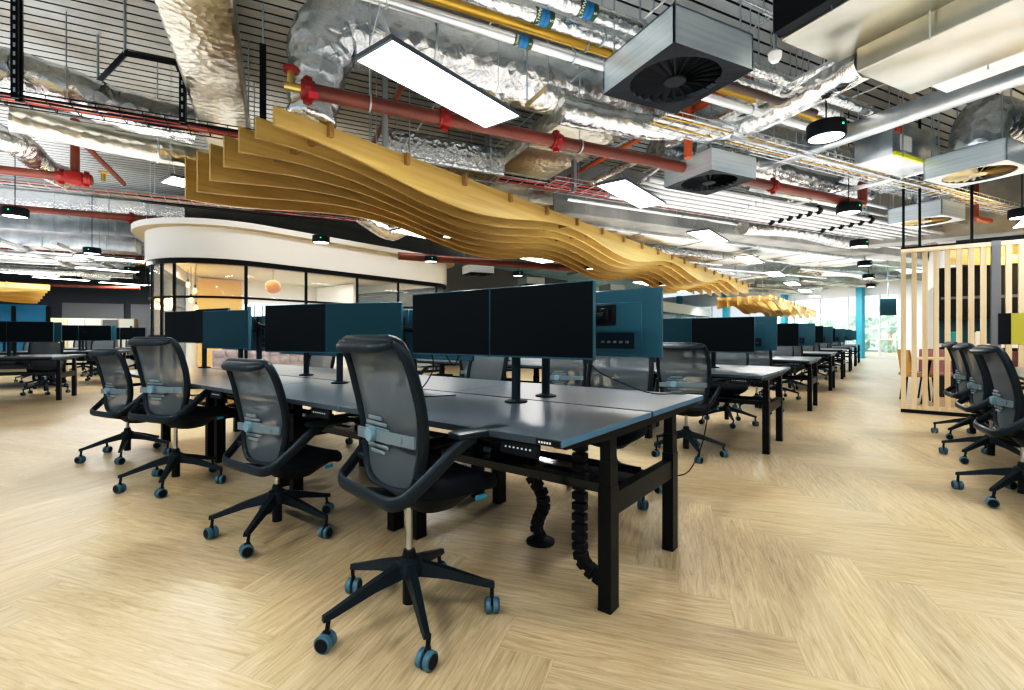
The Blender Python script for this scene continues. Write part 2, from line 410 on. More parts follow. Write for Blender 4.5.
def meeting_room():
    pth = round_path(-11, -17, 3.53, 11.3, 1.5, 1.0, slant=1)
    struct(band(MB(), pth, -.012, .012, .06, 2.64), 'window_3', 'glass'); wn = bpy.data.objects['window_3']
    for z, h, d in ((0, .07, .05), (1.08, .035, .035), (1.9, .045, .035), (2.62, .12, .07)):
        band(MB(), pth, -d, d, z, z+h).build('transom', 'black_metal', wn)
    for px in (152.5, 162, 174.5, 246, 306, 357, 398, 436):
        t = (px-512)/F; d = Vector((cs*t-sn, sn*t+cs, 0)); best = None
        for i in range(len(pth)-1):
            a, b_ = pth[i], pth[i+1]; e_ = b_-a; den = d.x*e_.y-d.y*e_.x
            if abs(den) < 1e-9: continue
            s_ = (a.x*e_.y-a.y*e_.x)/den; u = (a.x*d.y-a.y*d.x)/den
            if 0 <= u <= 1 and s_ > 0 and (best is None or s_ < best[0]): best = (s_, a+e_*u)
        if best: c = best[1]; MB().cyl(c, c+UP*2.66, .035, 8).build('mullion', 'black_metal', wn)
    m = band(MB(), pth, -.12, .1, 2.73, 3.4); band(m, pth, -.2, .34, 3.38, 3.5, 0); struct(m, 'trim_3', 'cornice', smooth=50)
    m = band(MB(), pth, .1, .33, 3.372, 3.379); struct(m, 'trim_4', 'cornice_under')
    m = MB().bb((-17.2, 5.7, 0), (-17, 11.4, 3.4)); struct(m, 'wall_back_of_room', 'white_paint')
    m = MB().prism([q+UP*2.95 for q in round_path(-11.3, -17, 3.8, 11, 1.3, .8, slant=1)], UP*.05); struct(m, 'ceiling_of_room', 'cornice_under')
    m = MB().bb((-16.9, 5.9, 0), (-16.85, 7.2, 2.9)); struct(m, 'trim_5', 'yellow_wall')
    m = MB().bb((-16.9, 9.9, .0), (-14.6, 10.0, 2.9)); struct(m, 'wall_partition_of_room', 'white_paint')
    # bright panes at the back of the room
    mat('day_pane', (.8, .9, 1), .3, 0, .5, (.7, .86, 1), 2.2)
    g = MB().bb((-16.95, 7.3, .5), (-16.84, 9.6, 2.15)); w4 = struct(g, 'window_4', 'day_pane')
    for k in range(9): MB().bb((-16.83, 7.3+k*.27, .5), (-16.8, 7.33+k*.27, 2.15)).build('mullion', 'monitor_case', w4)
    # amber globe and filament bulbs
    c = PD(273, 287, 13.0)
    t = thing('pendant_lamp', 'amber glass globe pendant hanging inside the glass meeting room', 'lamp', c)
    MB().lathe([(.2*math.cos(a), .2*math.sin(a)*.92) for a in [(-pi/2)+pi*k/12 for k in range(13)]], n=24).build('globe', 'amber_glass', t)
    MB().lathe([(.07*math.cos(a), .07*math.sin(a)) for a in [(-pi/2)+pi*k/6 for k in range(7)]], n=12).build('bulb', 'warm_glow', t)
    MB().cyl((0, 0, .18), (0, 0, 2.95-c.z), .008, 6).build('cord', 'black', t)
    for i, (px, py) in enumerate(((188, 285), (195, 291), (191, 300), (196, 308))):
        c = PD(px, py, 13.4-.3*i)
        t = thing('pendant_lamp', 'small glowing bulb on a black cord in the meeting room, %s from the top' % ORD[i], 'lamp', c, 0, 'glowing bulbs in the meeting room')
        MB().lathe([(.001, -.07), (.035, -.05), (.05, 0), (.035, .05), (.02, .08)], n=12).build('bulb', 'warm_glow', t)
        MB().cyl((0, 0, .06), (0, 0, .16), .022, 8).build('socket', 'black', t)
        MB().cyl((0, 0, .16), (0, 0, 2.95-c.z), .007, 6).build('cord', 'black', t)
    # tufted pale pink sofa behind the glass
    t = thing('sofa', 'pale pink tufted sofa behind the meeting room glass', 'sofa', (-12.1, 5.7, 0), -pi/2)
    MB().rbox((0, 0, .24), (2.6, .7, .3), .06).build('seat', 'pink_leather', t)
    m = MB().rbox((0, .38, .5), (2.6, .14, .6), .05)
    for k in range(11):
        for z in (.55, .72):
            m.lathe([(.12*math.cos(a), .1*math.sin(a)) for a in [(-pi/2)+pi*q/8 for q in range(9)]], (-1.2+k*.24, .46, z-.02), 12)
    m.build('backrest', 'pink_leather', t)
    for x in (-1.2, 1.2):
        for y in (-.3, .38): MB().cyl((x, y, 0), (x, y, .1), .03, 8).build('leg', 'black', t)
    # a second glass room far down the floor
    pth = round_path(-9.5, -13, 23, 35, 1.2, 1.0)
    struct(band(MB(), pth, -.012, .012, .06, 2.3), 'window_5', 'glass'); w5 = bpy.data.objects['window_5']
    band(MB(), pth, -.05, .05, 2.28, 2.4).build('transom', 'black_metal', w5)
    m = band(MB(), pth, -.12, .1, 2.4, 2.95); struct(m, 'trim_6', 'cornice', smooth=50)
    m = MB().bb((-13.2, 23, 0), (-13, 35, 2.4)); struct(m, 'wall_back_of_far_room', 'white_paint')
    for i, (dx, z0, z1, cn, nm) in enumerate(((0, .6, 2.2, 'shop_blue', 'bright blue'), (1.4, 1.2, 2.25, 'shop_pink', 'bright pink'), (3, .9, 2.2, 'shop_blue', 'wide bright blue'))):
        t = MB().bb((-12.9, 25+dx*2, z0), (-12.8, 25+dx*2+1.3, z1)).build('display_screen', cn); tag(t, nm+' screen glowing in the far glass room', 'screen', 'screens in the far room')
    # grey wall with a dark opening beyond the room
    m = MB().bb((-13.2, 12.2, 0), (-13, 21.5, 3.95)); struct(m, 'wall_centre', 'grey_wall')
    m = MB().bb((-13, 12.3, 0), (-12.97, 13.9, 2.75)); struct(m, 'door_1', 'black')
meeting_room()

# ------------------------------------------------------------------ office chair
def build_chair(rich=True):
    root = thing('office_chair', None, 'chair')
    k_ = 4 if rich else 2
    yf = lambda z: -.075-.06*max(0, (z-.5)/.3)**1.0*.3-.07*max(0, (z-.72)/.3)**1.6+.012*math.exp(-((z-.62)/.08)**2)
    half = [(0, .44), (.10, .443), (.158, .463), (.192, .52), (.214, .63), (.23, .76), (.226, .89), (.214, .965), (.185, .998), (.1, 1.004)]
    out = half+[(0, 1.004)]+[(-x, z) for x, z in half[:0:-1]]
    loop = smooth_path([(x, yf(z)-.025*(1-(x/.23)**2)*.5, z) for x, z in out], k_, True)
    N = len(loop)
    fr = MB().tube(loop, .0165, 10 if rich else 6, closed=True, ref=(0, 1, 0), flat=1.35).build('back_frame', 'chair_frame', root)
    # curled lip behind the top edge
    prof = [(0, .004), (-.03, .006), (-.055, -.004), (-.07, -.024), (-.072, -.042), (-.064, -.054), (-.05, -.052), (-.044, -.038), (-.042, -.026), (-.03, -.014), (-.014, -.01), (0, -.01)]
    if not rich: prof = prof[::2]
    n = 13 if rich else 5; rows = []
    for i in range(n):
        u = -1+2*i/(n-1); x = .205*u; s_ = 1-.45*abs(u)**6; y0 = yf(1.0)-.012*(1-u*u)
        rows.append([Vector((x, y0+.004+a*.9*s_, 1.0+b_*.85*s_)) for a, b_ in prof+prof[:1]])
    m = MB().grid(rows); q = len(prof)
    m.f.append([k for k in range(q)]); m.m.append(0); m.f.append([(n-1)*(q+1)+k for k in range(q)][::-1]); m.m.append(0)
    m.build('top_lip', 'chair_frame', fr, 60)
    # mesh
    def wid(z):
        pts = sorted([(c, a) for a, c in half[1:]]); 
        if z <= pts[0][0]: return .06
        for (z0, a0), (z1, a1) in zip(pts, pts[1:]):
            if z0 <= z <= z1: return a0+(a1-a0)*(z-z0)/max(1e-6, z1-z0)
        return .1
    rows = []
    for i in range(17 if rich else 7):
        z = .444+(.558)*i/(16 if rich else 6); w_ = wid(z)-.004
        rows.append([Vector((w_*u, yf(z)-.0125*(1-(w_*u/.23)**2)-.012*(1-u*u), z)) for u in [-1+2*j/(10 if rich else 4) for j in range(11 if rich else 5)]])
    MB().grid(rows).build('mesh_back', 'chair_mesh', root, 180)
    # lumbar bar + disc + ribbed pad
    bar = [Vector((.215*u, yf(.635)-.036-.006*(1-u*u), .635+.008*u)) for u in [-1+.2*k for k in range(11)]]
    lb = MB().strip([q+UP*.021 for q in bar], [q-UP*.021 for q in bar], (0, .009, 0)).build('lumbar_bar', 'lumbar', root)
    Mx = Matrix.Rotation(pi/2, 3, 'X')
    if rich:
        m = MB()
        for k in range(7):
            z = .635-.066+.022*k; w_ = .085*math.sqrt(max(.15, 1-((k-3)/3.6)**2))
            m.rbox((-.055, yf(z)-.034, z), (2*w_*1.15, .006, .015), .003, 1)
        m.build('lumbar_pad', 'lumbar', lb)
        MB().lathe([(.001, .0), (.026, .0), (.03, -.006), (.03, -.022), (.026, -.026), (.001, -.026)], (-.075, yf(.635)-.036-.03, .636), 20, Mx).build('lumbar_knob', 'lumbar_disc', lb)
        MB().cyl((.13, yf(.635)-.044, .64), (.13, yf(.635)-.047, .64), .014, 14).build('round_cap', 'lumbar', lb)
    # seat
    def ring(z, s_, n=36):
        r_ = []
        for k in range(n):
            a = 2*pi*k/n; c, s2 = math.cos(a), math.sin(a); e = 2/3.2
            x = .25*s_*math.copysign(abs(c)**e, c); y = .118+.205*s_*math.copysign(abs(s2)**e, s2)
            dz = -.045*max(0, (y-.18)/.14)**2 + .01*(x/.25)**2
            r_.append(Vector((x, y, z+dz)))
        return r_
    n = 36 if rich else 20; m = MB(); rg = [ring(z, s_, n) for z, s_ in ((.41, .8), (.413, .93), (.428, .985), (.45, 1.0), (.468, .975), (.477, .9), (.478, .6), (.474, .25))]
    vs = [q for g in rg for q in g]; fs = [(i*n+k, i*n+(k+1) % n, (i+1)*n+(k+1) % n, (i+1)*n+k) for i in range(len(rg)-1) for k in range(n)]
    fs += [tuple(range(n))[::-1], tuple((len(rg)-1)*n+k for k in range(n))]
    se = m.add(vs, fs).build('seat', 'seat_fabric', root, 60)
    m = MB(); rg = [[Vector((q.x, q.y*(1 if q.y < .1 else .9)-.02, max(q.z, .33))) for q in ring(z, s_, 20)] for z, s_ in ((.325, .32), (.335, .45), (.375, .66), (.412, .86))]
    vs = [q for g in rg for q in g]; n = 20
    fs = [(i*n+k, i*n+(k+1) % n, (i+1)*n+(k+1) % n, (i+1)*n+k) for i in range(3) for k in range(n)]+[tuple(range(n))[::-1], tuple(3*n+k for k in range(n))]
    m.add(vs, fs).build('seat_shell', 'chair_black', root, 60)
    if rich: MB().rbox((.237, .17, .402), (.008, .055, .02), .003, 1).build('control_tag', 'blue_tag', se)
    # arm band: pads forward, sweeping down and round under the back
    side = [(.268, .11, .642), (.287, .05, .63), (.286, .005, .605), (.268, -.06, .545), (.247, -.125, .488), (.23, -.168, .458), (.2, -.188, .447), (.15, -.195, .443), (.07, -.197, .443)]
    path = smooth_path(side+[(-x, y, z) for x, y, z in side[::-1]], k_)
    af = MB().tube(path, .0135, 10 if rich else 6, ref=(0, 0, 1), flat=1.9).build('arm_frame', 'chair_frame', root)
    MB().cyl((0, -.195, .44), (0, .0, .385), .024, 8).build('arm_link', 'chair_black', af)
    for s_ in (-1, 1):
        m = MB().rbox((s_*.268, .145, .657), (.085, .25, .026), .012, 2 if rich else 1, Matrix.Rotation(-.05*s_, 3, 'Z')); m.build('armrest', 'chair_frame', root)
        MB().tube([(s_*.185, -.085, .52), (s_*.22, -.088, .52), (s_*.258, -.09, .52)], .014, 6).build('arm_bracket', 'chair_frame', af)
    gl = MB().cyl((0, 0, .15), (0, 0, .345), .0135, 12).build('gas_lift', 'chrome', root)
    bs = MB().lathe([(.03, .155), (.052, .165), (.056, .19), (.045, .225), (.028, .235)], n=16).build('star_base', 'chair_frame', root)
    MB().lathe([(.001, .055), (.026, .055), (.027, .24), (.022, .262), (.001, .262)], n=14).build('lift_sleeve', 'black', bs)
    cm = None
    for k in range(5):
        a = 2*pi*k/5; Mz = Matrix.Rotation(a, 3, 'Z')
        m = MB(); sec = []
        for r_, hw, z0, z1 in ((.03, .023, .165, .222), (.15, .02, .148, .186), (.30, .0145, .108, .132), (.335, .012, .102, .122)):
            sec.append([Mz @ Vector((r_, -hw, z0)), Mz @ Vector((r_, hw, z0)), Mz @ Vector((r_, hw*.7, z1)), Mz @ Vector((r_, -hw*.7, z1))])
        m.grid([g+[g[0]] for g in sec]); m.f.append([15, 16, 17, 18]); m.m.append(0); m.build('base_leg', 'chair_frame', bs, 30)
        m = MB(); yaw_ = a+R.uniform(-1.2, 1.2)
        if cm is None:
            Ry = Matrix.Rotation(pi/2, 3, 'Y')
            for s_ in (-1, 1):
                m.lathe([(.001, .004), (.024, .004), (.031, .006), (.031, .024), (.026, .027), (.001, .027)], (0, 0, .031), 18 if rich else 10, Matrix.Rotation(s_*pi/2, 3, 'Y'), 0)
                m.lathe([(.001, .0275), (.0245, .0275), (.023, .0295), (.001, .0295)], (0, 0, .031), 14 if rich else 8, Matrix.Rotation(s_*pi/2, 3, 'Y'), 1)
            m.cyl((0, .0, .03), (0, .012, .108), .008, 8, mi=1); m.rbox((0, .004, .062), (.012, .03, .014), .004, 1, None, 1)
            cm = m.build('caster', ['caster_rim', 'chair_black'], bs); o = cm
        else:
            o = cm.copy(); C.objects.link(o); o.parent = bs
        o.location = Mz @ Vector((.325, 0, 0)); o.rotation_euler = (0, 0, yaw_)
    return root
chair0 = build_chair(True); chair1 = build_chair(False)
used = {}
def place_chair(x, y, rz, base, label, group, rich=True, lift=.02):
    src = chair0 if rich else chair1
    if src.name not in used:
        used[src.name] = 1
        def reg(q):
            KIDS[q.name] = kids(q)
            for k in KIDS[q.name]: reg(k)
        reg(src); o = src; o.location = (x, y, 0); o.rotation_euler = (0, 0, rz); tag(o, label, 'chair', group)
    else: o = copy_tree(src, label, group, (x, y, 0), rz)
    for q in kids(o):
        if q.name.startswith('star_base'): q.rotation_euler = (0, 0, base)
        else: q.location.z = lift
    return o

# ------------------------------------------------------------------ bench desks
MW = 1.285
def bench(name_label, origin, rz, mods, group='long black bench desks', chains=False, detail=True, text=False):
    t = thing('bench_desk', name_label, 'desk', origin, rz, group)
    for k in range(mods):
        for s_ in (-1, 1):
            m = MB(); x0, x1 = -(k+1)*MW+.003, -k*MW-.003; y0, y1 = sorted((s_*.012, s_*.78))
            m.rbox(((x0+x1)/2, (y0+y1)/2, .7425), (x1-x0, y1-y0, .025), .002, 1)
            bm_f = m.f; 
            for i, fc in enumerate(bm_f):
                a, b_, c = [Vector(m.v[q]) for q in fc[:3]]; nn = (b_-a).cross(c-a).normalized(); m.m[i] = 0 if abs(nn.z) > .9 else (1 if abs(nn.x) > .6 else 2)
            d = m.build('desktop', ['desk_top', 'desk_edge_daylit', 'desk_front'], t)
            if k == 0 and s_ == -1: d0_ = d
            if detail:
                Mt = Matrix.Rotation(s_*.2, 3, 'X')
                p = MB().rbox((x1-.19, s_*.755, .7), (.17, .022, .052), .006, 1, Mt); pn = p.build('control_panel', 'black', d)
                m = MB()
                for q in range(7): m.box((x1-.245+q*.018, s_*.7665, .703), (.007, .002, .006), Mt)
                m.build('button_row', 'button', pn)
    if text:
        p = MB().bb((-.105, -.7815, .733), (-.01, -.7795, .752)).build('edge_label', 'black', d0_)
        m = MB()
        for q in range(5): m.bb((-.095+q*.011, -.7822, .738), (-.088+q*.011, -.7815, .745))
        m.build('edge_marks', 'white_label', p)
    ends = [(-.048, 0)]
    for k in range(1, mods): ends += [(-k*MW+.095, 1), (-k*MW-.095, 1)]
    ends += [(-mods*MW+.048, 0)]
    for (x, j) in ends:
        for s_ in (-1, 1):
            y = s_*.352
            m = MB().bb((x-.028, y-.036, .005), (x+.028, y+.036, .5)).bb((x-.025, y-.033, .5), (x+.025, y+.033, .6)).bb((x-.022, y-.03, .6), (x+.022, y+.03, .73)).rbox((x, y, .006), (.06, .078, .012), .003, 1)
            m.build('leg', 'black_metal', t)
        m = MB().bb((x-.022, -.316, .375), (x+.022, .316, .465)); m.build('cross_beam', 'black_metal', t)
        m = MB(); m.prism([(x-.025, -.72, .728), (x-.025, -.72, .712), (x-.025, -.4, .69), (x-.025, .4, .69), (x-.025, .72, .712), (x-.025, .72, .728)], (.05, 0, 0)); m.build('top_bracket', 'black_metal', t)
    for k in range(mods):
        x0, x1 = -(k+1)*MW+.11, -k*MW-.08
        m = MB().bb((x0, -.29, .452), (x1, .05, .46)).bb((x0, -.295, .44), (x1, -.285, .478)).bb((x0, .045, .44), (x1, .055, .478))
        tr = m.build('cable_tray', 'black_gloss', t)
        if detail:
            m = MB()
            for q in range(4): m.bb((x0+.12+q*.28, -.16, .4605), (x0+.3+q*.28, -.12, .463))
            m.build('tray_slot', 'swirl_gap', tr)
        for s_ in (-1, 1): MB().bb((x0-.05, s_*.352-.016, .685), (x1+.05, s_*.352+.016, .715)).build('side_rail', 'black_metal', t)
        if detail:
            m = MB().rbox((x0+.4, -.03, .485), (.3, .06, .045), .006, 1); m.build('power_strip', 'black', t)
    if chains:
        for path in ([(-.225, -.27, .7), (-.225, -.27, .45), (-.225, -.27, .17), (-.205, -.25, .09), (-.14, -.25, .06)],
                     [(-.64, -.1, .44), (-.6, -.1, .37), (-.56, -.08, .3), (-.56, -.06, .22), (-.6, -.04, .15), (-.63, -.02, .08), (-.62, 0, .03)]):
            pts = smooth_path(path, 40); m = MB(); acc = 1
            for a, b_ in zip(pts, pts[1:]):
                acc += (b_-a).length
                if acc > .04:
                    acc = 0; d = (b_-a).normalized(); yy = d.cross(Vector((1, 0, 0))).normalized(); q_ = Matrix((yy.cross(d), yy, d)).transposed()
                    m.rbox(b_, (.06, .045, .034), .004, 1, q_); m.box(b_+d*.02, (.03, .03, .012), q_)
            ch = m.build('cable_chain', 'black', t)
        MB().lathe([(.001, 0), (.075, 0), (.075, .012), (.04, .03), (.001, .032)], (-.62, 0, .001), 20).build('chain_foot', 'black', ch)
    return t
BY = [2.135, 5.39, 8.66, 11.98, 15.28, 18.55, 21.8, 24.6]
BN = ['nearest', 'second', 'third', 'fourth', 'fifth', 'sixth', 'seventh', 'eighth']
BM_ = [4, 4, 3, 2, 2, 2, 2, 1]
for i, y in enumerate(BY):
    lab = 'long slate-topped bench desk with black legs, %s' % (['nearest to the camera', 'second row back', 'third row back', 'fourth row back', 'fifth row back', 'sixth row back', 'seventh row back', 'farthest, by the windows'][i])
    bench(lab, (-.838, y, 0), 0, BM_[i], chains=(i == 0), detail=(i < 3), text=(i == 0))

# ------------------------------------------------------------------ monitors
def build_monitor():
    t = thing('monitor', None, 'monitor')
    MB().rbox((0, .012, 0), (.605, .022, .355), .004, 1).build('housing', 'monitor_case', t)
    MB().bb((-.297, -.0015, -.168), (.297, .0, .1735)).build('screen', 'screen', t)
    bk = MB().rbox((0, .025, -.02), (.4, .008, .26), .003, 1).build('back_panel', 'monitor_case', t)
    MB().bb((-.16, .0285, -.135), (.06, .0305, -.05)).build('port_recess', 'monitor_dark', bk)
    m = MB()
    for k in range(5): m.rbox((-.12+k*.035, .032, -.1), (.018, .006, .012), .002, 1)
    m.build('port', 'lumbar', bk)
    MB().rbox((0, .034, .045), (.11, .016, .11), .004, 1).build('mount_plate', 'black', bk)
    MB().rbox((0, .046, .045), (.05, .03, .07), .006, 1).build('mount_hinge', 'black', bk)
    return t
mon0 = build_monitor(); mon_used = []
def monitor(c, rz, label, group):
    if not mon_used:
        def reg(q):
            KIDS[q.name] = kids(q)
            for k in KIDS[q.name]: reg(k)
        reg(mon0); o = mon0; mon_used.append(1); o.location = c; o.rotation_euler = (0, 0, rz); tag(o, label, 'monitor', group); return o
    return copy_tree(mon0, label, group, c, rz)
def pole(x, y, z1, label, ends, Mrot=None, base=.755):
    t = thing('monitor_pole', label, 'monitor stand', (x, y, base), 0, 'monitor poles on the benches')
    MB().lathe([(.001, 0), (.06, 0), (.06, .008), (.03, .016), (.001, .016)], n=18).build('base_plate', 'black', t)
    MB().cyl((0, 0, .01), (0, 0, z1-base), .023, 12).build('post', 'monitor_dark', t)
    for (ex, ey, ez) in ends:
        d = Vector((ex-x, ey-y, 0)); m = MB(); h = ez-base
        m.tube(smooth_path([(0, 0, h), (d.x*.55+.02, d.y*.2, h-.015), (d.x, d.y, h)], 4), .02, 8); m.build('arm', 'black', t)
    return t
def mon_pair(px, y, s_, zc, labels, group, yaws=(0, 0), dx=(.303, -.303), dy=(0, 0), plabel=None, teal=(), pxo=0):
    # s_=-1: screens face the camera side; s_=+1: screens face away
    ends = []
    for k in range(2):
        cx = px+dx[k]*(1 if s_ < 0 else 1); cy = y+dy[k]
        rz = (0 if s_ < 0 else pi)+yaws[k]
        o = monitor((cx, cy, zc), rz, labels[k], group)
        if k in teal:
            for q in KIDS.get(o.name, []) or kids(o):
                if q.name.startswith('screen'): q.material_slots[0].link = 'OBJECT'; q.material_slots[0].material = MATS['screen_teal_reflection']
        bx = Vector((0, .062, 0)); bx.rotate(Matrix.Rotation(rz, 3, 'Z')); ends.append((cx+bx.x, cy+bx.y, zc+.04))
    pole(px+pxo, y-s_*.095, zc+.12, plabel, ends)
SEAT = ['first', 'second', 'third', 'fourth']
def labs(i, k, s_):
    sd = 'near side' if s_ < 0 else 'far side'
    return ['%s monitor, %s of the %s bench, %s desk from the right' % (a, sd, BN[i], SEAT[k]) for a in ('right', 'left')]
def plab(i, k, s_): return 'black monitor pole, %s of the %s bench, %s desk from the right' % ('near side' if s_ < 0 else 'far side', BN[i], SEAT[k])
for i, y in enumerate(BY):
    g = 'monitors on the benches'
    nn = [4, 4, 2, 1, 1, 1, 1, 1][i]; nf = [4, 2, 1, 1, 1, 1, 1, 0][i]
    for k in range(nn):
        px = -.838-MW*(k+.5)-.1
        if i == 0 and k == 0: mon_pair(-1.63, y-.215, -1, 1.17, labs(i, k, -1), g, (.0, .0), (.302, -.302), (0, 0), plab(i, k, -1), pxo=.1)
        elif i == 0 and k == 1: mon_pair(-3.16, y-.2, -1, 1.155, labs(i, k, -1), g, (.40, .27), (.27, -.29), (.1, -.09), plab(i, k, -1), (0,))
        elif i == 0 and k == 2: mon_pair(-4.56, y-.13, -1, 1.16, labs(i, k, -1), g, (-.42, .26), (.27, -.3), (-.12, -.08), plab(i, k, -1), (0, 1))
        elif i == 0 and k == 3: mon_pair(-5.85, y-.115, -1, 1.2, labs(i, k, -1), g, (.13, .2), (.43, -.41), (0, 0), plab(i, k, -1))
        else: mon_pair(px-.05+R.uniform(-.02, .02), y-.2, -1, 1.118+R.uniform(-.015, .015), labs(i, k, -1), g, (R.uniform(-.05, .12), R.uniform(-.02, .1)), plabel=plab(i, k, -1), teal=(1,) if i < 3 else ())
    for k in range(nf):
        px = -.838-MW*(k+.5)-.05
        if i == 0 and k == 0: mon_pair(-1.495, y+.27, 1, 1.168, labs(i, k, 1), g, (.0, .0), (.302, -.302), (0, 0), plab(i, k, 1), pxo=-.045)
        else: mon_pair(px+.06+R.uniform(-.02, .02), y+.22, 1, 1.118+R.uniform(-.015, .015), labs(i, k, 1), g, (R.uniform(-.06, .06), R.uniform(-.06, .06)), plabel=plab(i, k, 1))

# ------------------------------------------------------------------ chairs at the benches
def clab(i, k, s_): return 'grey mesh-back swivel chair, %s of the %s bench, %s from the right' % ('near side' if s_ < 0 else 'far side', BN[i], SEAT[k])
near0 = [(-1.483, 1.259, -.16, -.37, .085), (-2.727, 1.355, .06, -.96, -.04), (-4.18, 1.32, .32, -.885, .075), (-5.49, 1.353, .18, -.58, -.03)]
grp = 'mesh-back swivel chairs at the benches'
for k, (x, y, rz, bs, lf) in enumerate(near0): place_chair(x, y, rz, bs, clab(0, k, -1), grp, True, lf)
for k, (x, y, rz) in enumerate(((-1.5, 3.1, pi+.1), (-2.77, 3.1, pi-.15), (-4.1, 3.12, pi), (-5.4, 3.12, pi+.1))): place_chair(x, y, rz, .4*k, clab(0, k, 1), grp)
for k, (x, y, rz) in enumerate(((-1.47, 4.55, .02), (-2.72, 4.5, .2), (-4.0, 4.5, -.1), (-5.3, 4.5, 0))): place_chair(x, y, rz, .3+.35*k, clab(1, k, -1), grp)
for k, (x, y, rz) in enumerate(((-1.58, 6.45, pi+.15), (-2.8, 6.4, pi))): place_chair(x, y, rz, .6+.5*k, clab(1, k, 1), grp, k == 0)
for i in range(2, 8):
    for k in range(2 if i < 4 else 1):
        place_chair(-1.5-MW*k+R.uniform(-.06, .06), BY[i]-.86+R.uniform(-.05, .05), R.uniform(-.25, .25), R.uniform(0, 1.2), clab(i, k, -1), grp, False)
    if i < 6: place_chair(-1.5+R.uniform(-.06, .06), BY[i]+.95, pi+R.uniform(-.25, .25), R.uniform(0, 1.2), clab(i, 0, 1), grp, False)

# right-hand bench, running down the aisle, chairs facing it
bench('slate-topped bench desk at the right edge, its chairs facing right', (1.66, 3.6, 0), -pi/2+pi*0 - 0*pi if False else -pi/2, 0) if False else None
t = bench('slate-topped bench desk at the right edge beside the slatted screen', (1.68, 3.9, 0), -pi/2, 3)
for k, (x, y, rz, bs) in enumerate(((.72, 4.62, -pi/2+.12, .55), (.73, 5.93, -pi/2+.1, .5), (.74, 7.15, -pi/2+.12, .45))):
    place_chair(x, y, rz, bs, 'grey mesh-back swivel chair at the right-hand bench, %s from the camera' % ORD[k], 'chairs along the right-hand bench')
# benches in the left part of the floor, on the building's grid
for i, sh in enumerate((0, 1, 2)):
    c = Vector((*w2(-7.94-1.45*sh, 8.63+2.97*sh), 0))
    bn = ['nearest', 'middle', 'farthest'][i]
    bench('bench desk in the left part of the floor, %s of three' % bn, c+B1*.05, BROT, 3 if i == 0 else 2, detail=False, group='bench desks on the left')
    def loc(x, y): return c+B1*x+B2*y
    for k in range(2):
        for s_ in (-1, 1):
            if s_ > 0 and i == 2: continue
            q = loc(-MW*(k+.5)-.08, s_*.2); 
            for a in range(2):
                m_ = q+B1*((.303, -.303)[a]); monitor((m_.x, m_.y, 1.17), BROT+(0 if s_ < 0 else pi)+R.uniform(-.08, .08), '%s monitor on the %s bench at left, %s side, %s desk from the right' % (('right', 'left')[a], bn, 'near' if s_ < 0 else 'far', SEAT[k]), 'monitors on the left benches')
            pq = loc(-MW*(k+.5)-.08, s_*.1); e1 = q+B1*.3+B2*(-s_*.06); e0 = q-B1*.3+B2*(-s_*.06)
            pole(pq.x, pq.y, 1.29, 'monitor pole on the %s bench at left, %s side, %s desk from the right' % (bn, 'near' if s_ < 0 else 'far', SEAT[k]), [(e1.x, e1.y, 1.2), (e0.x, e0.y, 1.2)])
    for k in range(2):
        q = loc(-MW*(k+.5)+.05, .95); place_chair(q.x, q.y, BROT+pi+R.uniform(-.2, .5), R.uniform(0, 1), 'swivel chair, far side of the %s bench at left, %s from its right' % (bn, SEAT[k]), 'chairs at the left benches', False)
        if (i == 0 and k == 1) or (i > 0 and k == 0):
            q = loc(-MW*(k+.5)-.4, -.9); place_chair(q.x, q.y, BROT+R.uniform(-.2, .3), R.uniform(0, 1), 'swivel chair, near side of the %s bench at left, %s from its right' % (bn, SEAT[k]), 'chairs at the left benches', False)
# loose cables on the nearest bench
def cable(label, pts, r=.0035, name='cable', m='black'):
    o = MB().tube(smooth_path(pts, 6), r, 6).build(name, m); tag(o, label, 'cable', 'loose cables on the benches'); return o
cable('thin black cable looping from the left near monitor onto the desk', [(-2.1, 1.95, 1.0), (-2.12, 1.98, .9), (-2.2, 1.95, .78), (-2.3, 1.9, .762), (-2.1, 1.8, .76), (-1.95, 2.0, .76)])
cable('thin black cable hanging under the near monitors by the middle', [(-2.0, 1.96, 1.0), (-1.97, 2.0, .93), (-1.9, 1.97, .99)])
cable('black cable draped over the far right end of the nearest bench', [(-1.3, 2.36, 1.0), (-1.28, 2.45, .9), (-1.1, 2.7, .775), (-.95, 2.8, .765), (-.83, 2.92, .745), (-.86, 2.99, .5), (-.97, 3.06, .26), (-1.1, 3.08, .2)])

